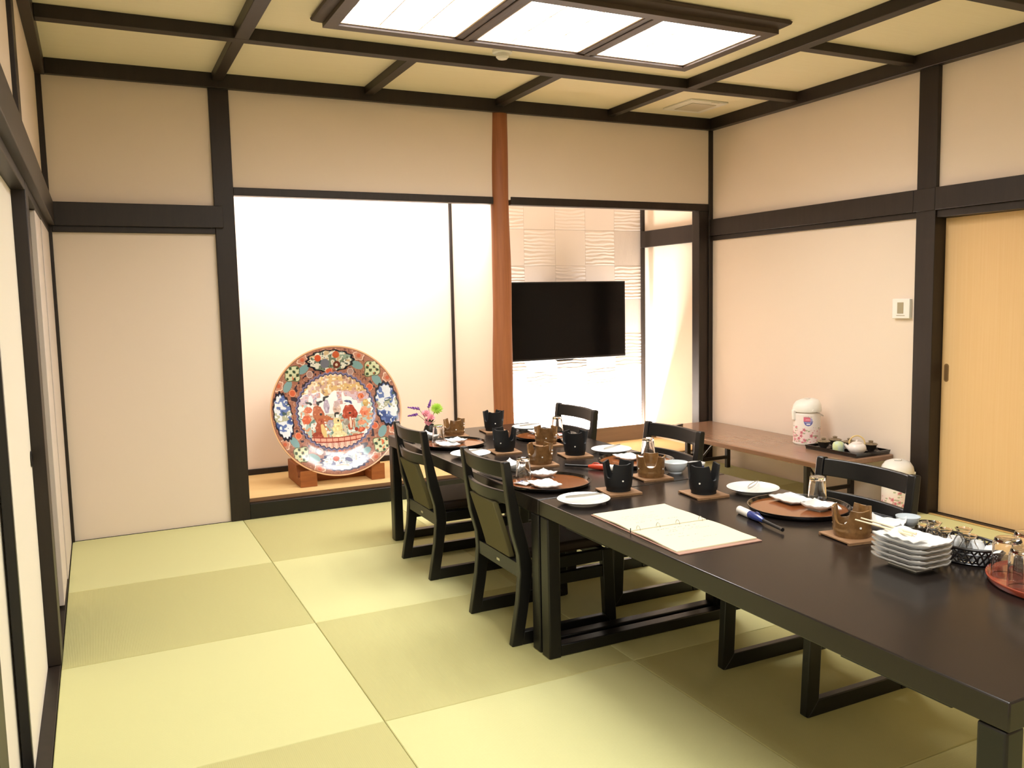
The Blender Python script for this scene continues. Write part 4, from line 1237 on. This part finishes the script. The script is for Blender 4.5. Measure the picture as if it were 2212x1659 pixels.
def make_flaskpot(label, loc, rz, badge):
    t = thing('vacuum_flask', label, 'vacuum flask', loc, rz, 'white floral vacuum flasks')
    H = .215
    b = MB(); NA, NZ = 180, 120; V_ = []; az = []
    for k in range(NZ + 1):
        z = .012 + (H - .012) * k / NZ
        rr = .0875 if z < H * .93 else .0875 - .010 * ((z - H * .93) / (H * .07)) ** 2
        V_.append([b.V((rr * math.cos(2 * PI * i / NA), rr * math.sin(2 * PI * i / NA), z)) for i in range(NA)])
        az += [(2 * PI * i / NA, z) for i in range(NA)]
    for A, B in zip(V_, V_[1:]):
        for i in range(NA): b._f([A[i], A[(i + 1) % NA], B[(i + 1) % NA], B[i]])
    b._f(V_[0][::-1]); b._f(V_[-1])
    o = b.obj('body', PRINTED, t, smooth=50)
    az = np.array(az)
    paint(o, flask_colors(az[:, 0], az[:, 1], H, badge))
    MB().lathe([(0, 0), (.086, 0), (.089, .004), (.089, .0118), (0, .0118)], 56).obj('base_ring', CREAMPL, t, smooth=40)
    # domed lid, slanted forward
    l_ = MB().lathe([(0, H + .0005), (.080, H + .0005), (.092, H + .004), (.094, H + .022), (.088, H + .050), (.072, H + .074), (.045, H + .085), (0, H + .088)], 56)
    for v_ in l_.bm.verts:
        if v_.co.z > H + .01:
            v_.co.z += .10 * (v_.co.x) * (v_.co.z - H - .01) / .06 * -.9
    lid = l_.obj('lid', CREAMPL, t, smooth=45)
    MB().prism([(-.012, H - .055), (.006, H - .055), (.010, H + .015), (-.012, H + .015)], -.016, .016, 'y').obj('spout', CREAMPL, t, loc=(.094, 0, 0), bevel=.005)
    MB().tube([(.0, .0925, H + .016), (.0, .1, H + .016)], .008, 14).obj('hinge_pin', CREAMPL, lid, smooth=50)
    MB().tube([(.0, -.1, H + .016), (.0, -.0925, H + .016)], .008, 14).obj('hinge_pin', CREAMPL, lid, smooth=50)
    hp = [(-.02 - .084 * math.sin(PI * k / 16), .097 * math.cos(PI * k / 16), H + .008 - .04 * math.sin(PI * k / 16)) for k in range(17)]
    MB().tube(hp, .0028, 8).obj('carry_handle', METAL, t, smooth=60)
    MB().box(-.016, .016, -.02, .02, H + .0865, H + .0900).obj('push_button', CREAMPL, t, bevel=.002, loc=(0, 0, .0012))
    return t
RZF = R(160)
fp = make_flaskpot('white vacuum flask with pink flowers and a round badge on the side table', (4.466, -1.195, ZS), RZF, R(231) - RZF)
fp2 = make_flaskpot('white vacuum flask with pink flowers on the floor by the right post', (4.488, -1.905, .0205), R(215), None)
tag(MB().lathe([(0, 0.0005), (.10, 0.0005), (.108, .004), (.112, .018), (.108, .020), (.10, .012), (0, .0195)], 56).obj('round_stand', REDLAC, loc=(4.488, -1.905, 0), smooth=40), 'round red lacquer stand under the floor flask', 'stand')
# push the floor flask clear of the stand dome
# tea tray
tt = thing('tea_tray', 'black rectangular tray with teacups and teapot on the side table', 'tray', (4.455, -1.548, ZS))
MB().box(-.145, .145, -.205, .205, 0, .006).obj('base', TRAYED, tt, bevel=.001)
rimm = MB()
ringprof(rimm, -.145, .145, -.205, .205, [(0, .0062), (.004, .026), (-.004, .026), (-.008, .0062)])
rimm.obj('rim', TRAYED, tt)
ZTT = ZS + .0064
def make_teacup(label, loc, grp):
    t = thing('lidded_teacup', label, 'teacup', loc, 0, grp)
    MB().lathe([(0, 0), (.030, 0), (.052, .007), (.053, .009), (.030, .004), (0, .004)], 40).obj('saucer', SAUCER, t, smooth=45)
    MB().lathe([(0, .0045), (.020, .0045), (.022, .010), (.033, .024), (.036, .044), (.033, .044), (0, .042)], 40).obj('cup', CUPD, t, smooth=45)
    l_ = MB().lathe([(0, .0445), (.041, .0445), (.043, .047), (.036, .052), (.020, .056), (.013, .057), (.012, .062), (.016, .066), (.013, .069), (.008, .066), (0, .065)], 40).obj('lid', CUPB, t, smooth=45)
    return t
tc = make_teacup('lidded stoneware teacup at the left end of the tea tray', (4.378, -1.428, ZTT), 'lidded teacups on the tea tray')
dup(tc, (4.487, -1.420, ZTT), 0, 'lidded stoneware teacup at the back left of the tea tray')
dup(tc, (4.498, -1.530, ZTT), 0, 'lidded stoneware teacup behind the tea caddy')
dup(tc, (4.540, -1.660, ZTT), .5, 'lidded stoneware teacup behind the white teapot')
ca = thing('tea_caddy', 'yellow green and blue tea caddy on the tea tray', 'tea caddy', (4.352, -1.575, ZTT))
MB().lathe([(0, 0), (.030, 0), (.034, .006), (.036, .028), (.036, .034), (0, .034)], 40).obj('body', CADDY, ca, smooth=45)
MB().lathe([(0, .0345), (.0365, .0345), (.036, .050), (.030, .062), (.016, .069), (0, .070)], 40).obj('lid', CADDY, ca, smooth=45)
tp = thing('teapot', 'round white teapot with bamboo handle on the tea tray', 'teapot', (4.405, -1.672, ZTT), R(225 - 90))
tpb = MB().lathe([(0, 0), (.030, 0), (.036, .004), (.052, .022), (.056, .038), (.050, .056), (.036, .066), (.030, .067), (0, .067)], 44).obj('body', TEAPOT, tp, smooth=50)
MB().lathe([(0, .0675), (.032, .0675), (.030, .072), (.012, .077), (.006, .078), (.0075, .084), (.005, .088), (0, .089)], 36).obj('lid', TEAPOT, tp, smooth=50)
MB().tube([(.048, 0, .036), (.062, 0, .048), (.072, 0, .060)], [.013, .009, .006], 12).obj('spout', TEAPOT, tp, smooth=50)
MB().tube([(.046 * math.cos(PI * k / 16), 0, .062 + .052 * math.sin(PI * k / 16)) for k in range(17)], .0045, 10).obj('handle', BAMBOO, tp, smooth=60)
rc = thing('remote_control', 'small dark remote control at the far end of the side table', 'remote control', (4.20, -.12, ZS), R(28))
MB().box(-.07, .07, -.02, .02, 0, .015).obj('housing', BLACKP, rc, bevel=.003)
MB().box(-.05, .05, -.012, .012, .0152, .0162).obj('buttons', GRILL, rc)

# ------------------------------------------------------------------ lights
def area(name, loc, target, sx, sy, energy, col, spread=PI):
    l = bpy.data.lights.new(name, 'AREA'); l.shape = 'RECTANGLE'; l.size = sx; l.size_y = sy
    l.energy = energy; l.color = col; l.spread = spread
    o = bpy.data.objects.new(name, l); COL.objects.link(o)
    o.location = loc
    o.rotation_euler = (Vector(target) - Vector(loc)).to_track_quat('-Z', 'Y').to_euler()
    return o
WARM = (1.0, .90, .76)
# strip lamp hidden behind the alcove lintel
area('alcove_lamp', (1.86, .09, 2.07), (1.86, .80, 1.78), 1.55, .05, 28, (.97, .98, 1.0))
# strip lamp hidden behind the brown board on the niche floor, shining up the tiles
area('niche_lamp', (3.74, .812, .10), (3.74, .95, .95), 1.68, .03, 122, (1.0, .97, .93))
# added area lights under the lit panes, spread narrowed to keep upper walls darker
for x_ in (1.635, 2.318, 3.022):
    area('ceiling_pane_light', (x_, -1.667, 2.672), (x_, -1.667, 0), .58, .62, 17, (1.0, .985, .965), R(146))
# added light behind the viewpoint, brightens left and back walls; no fixture seen there
area('near_fill_light', (1.25, -4.60, 2.64), (1.25, -4.60, 0), 1.8, .7, 70, (.98, .99, 1.0))

w = bpy.data.worlds.new('World'); SC.world = w; w.use_nodes = True
w.node_tree.nodes['Background'].inputs[0].default_value = (1, .92, .8, 1)
w.node_tree.nodes['Background'].inputs[1].default_value = 0.02

# ------------------------------------------------------------------ camera
cam = bpy.data.cameras.new('Camera')
cam.sensor_width = 36.0
cam.lens = 1832.906 / 2212 * 36.0
cam.clip_start = 0.02
co = bpy.data.objects.new('Camera', cam); COL.objects.link(co)
co.location = (0.19265, -5.41662, 1.33861)
co.rotation_euler = (1.47109, 0.021405, -0.456954)
SC.camera = co

vs = SC.view_settings
vs.view_transform = 'Standard'; vs.look = 'None'; vs.gamma = 1.0; vs.use_curve_mapping = False
vs.exposure = 0.0
SC.cycles.use_denoising = True
SC.cycles.max_bounces = 10
SC.cycles.sample_clamp_indirect = 6.0
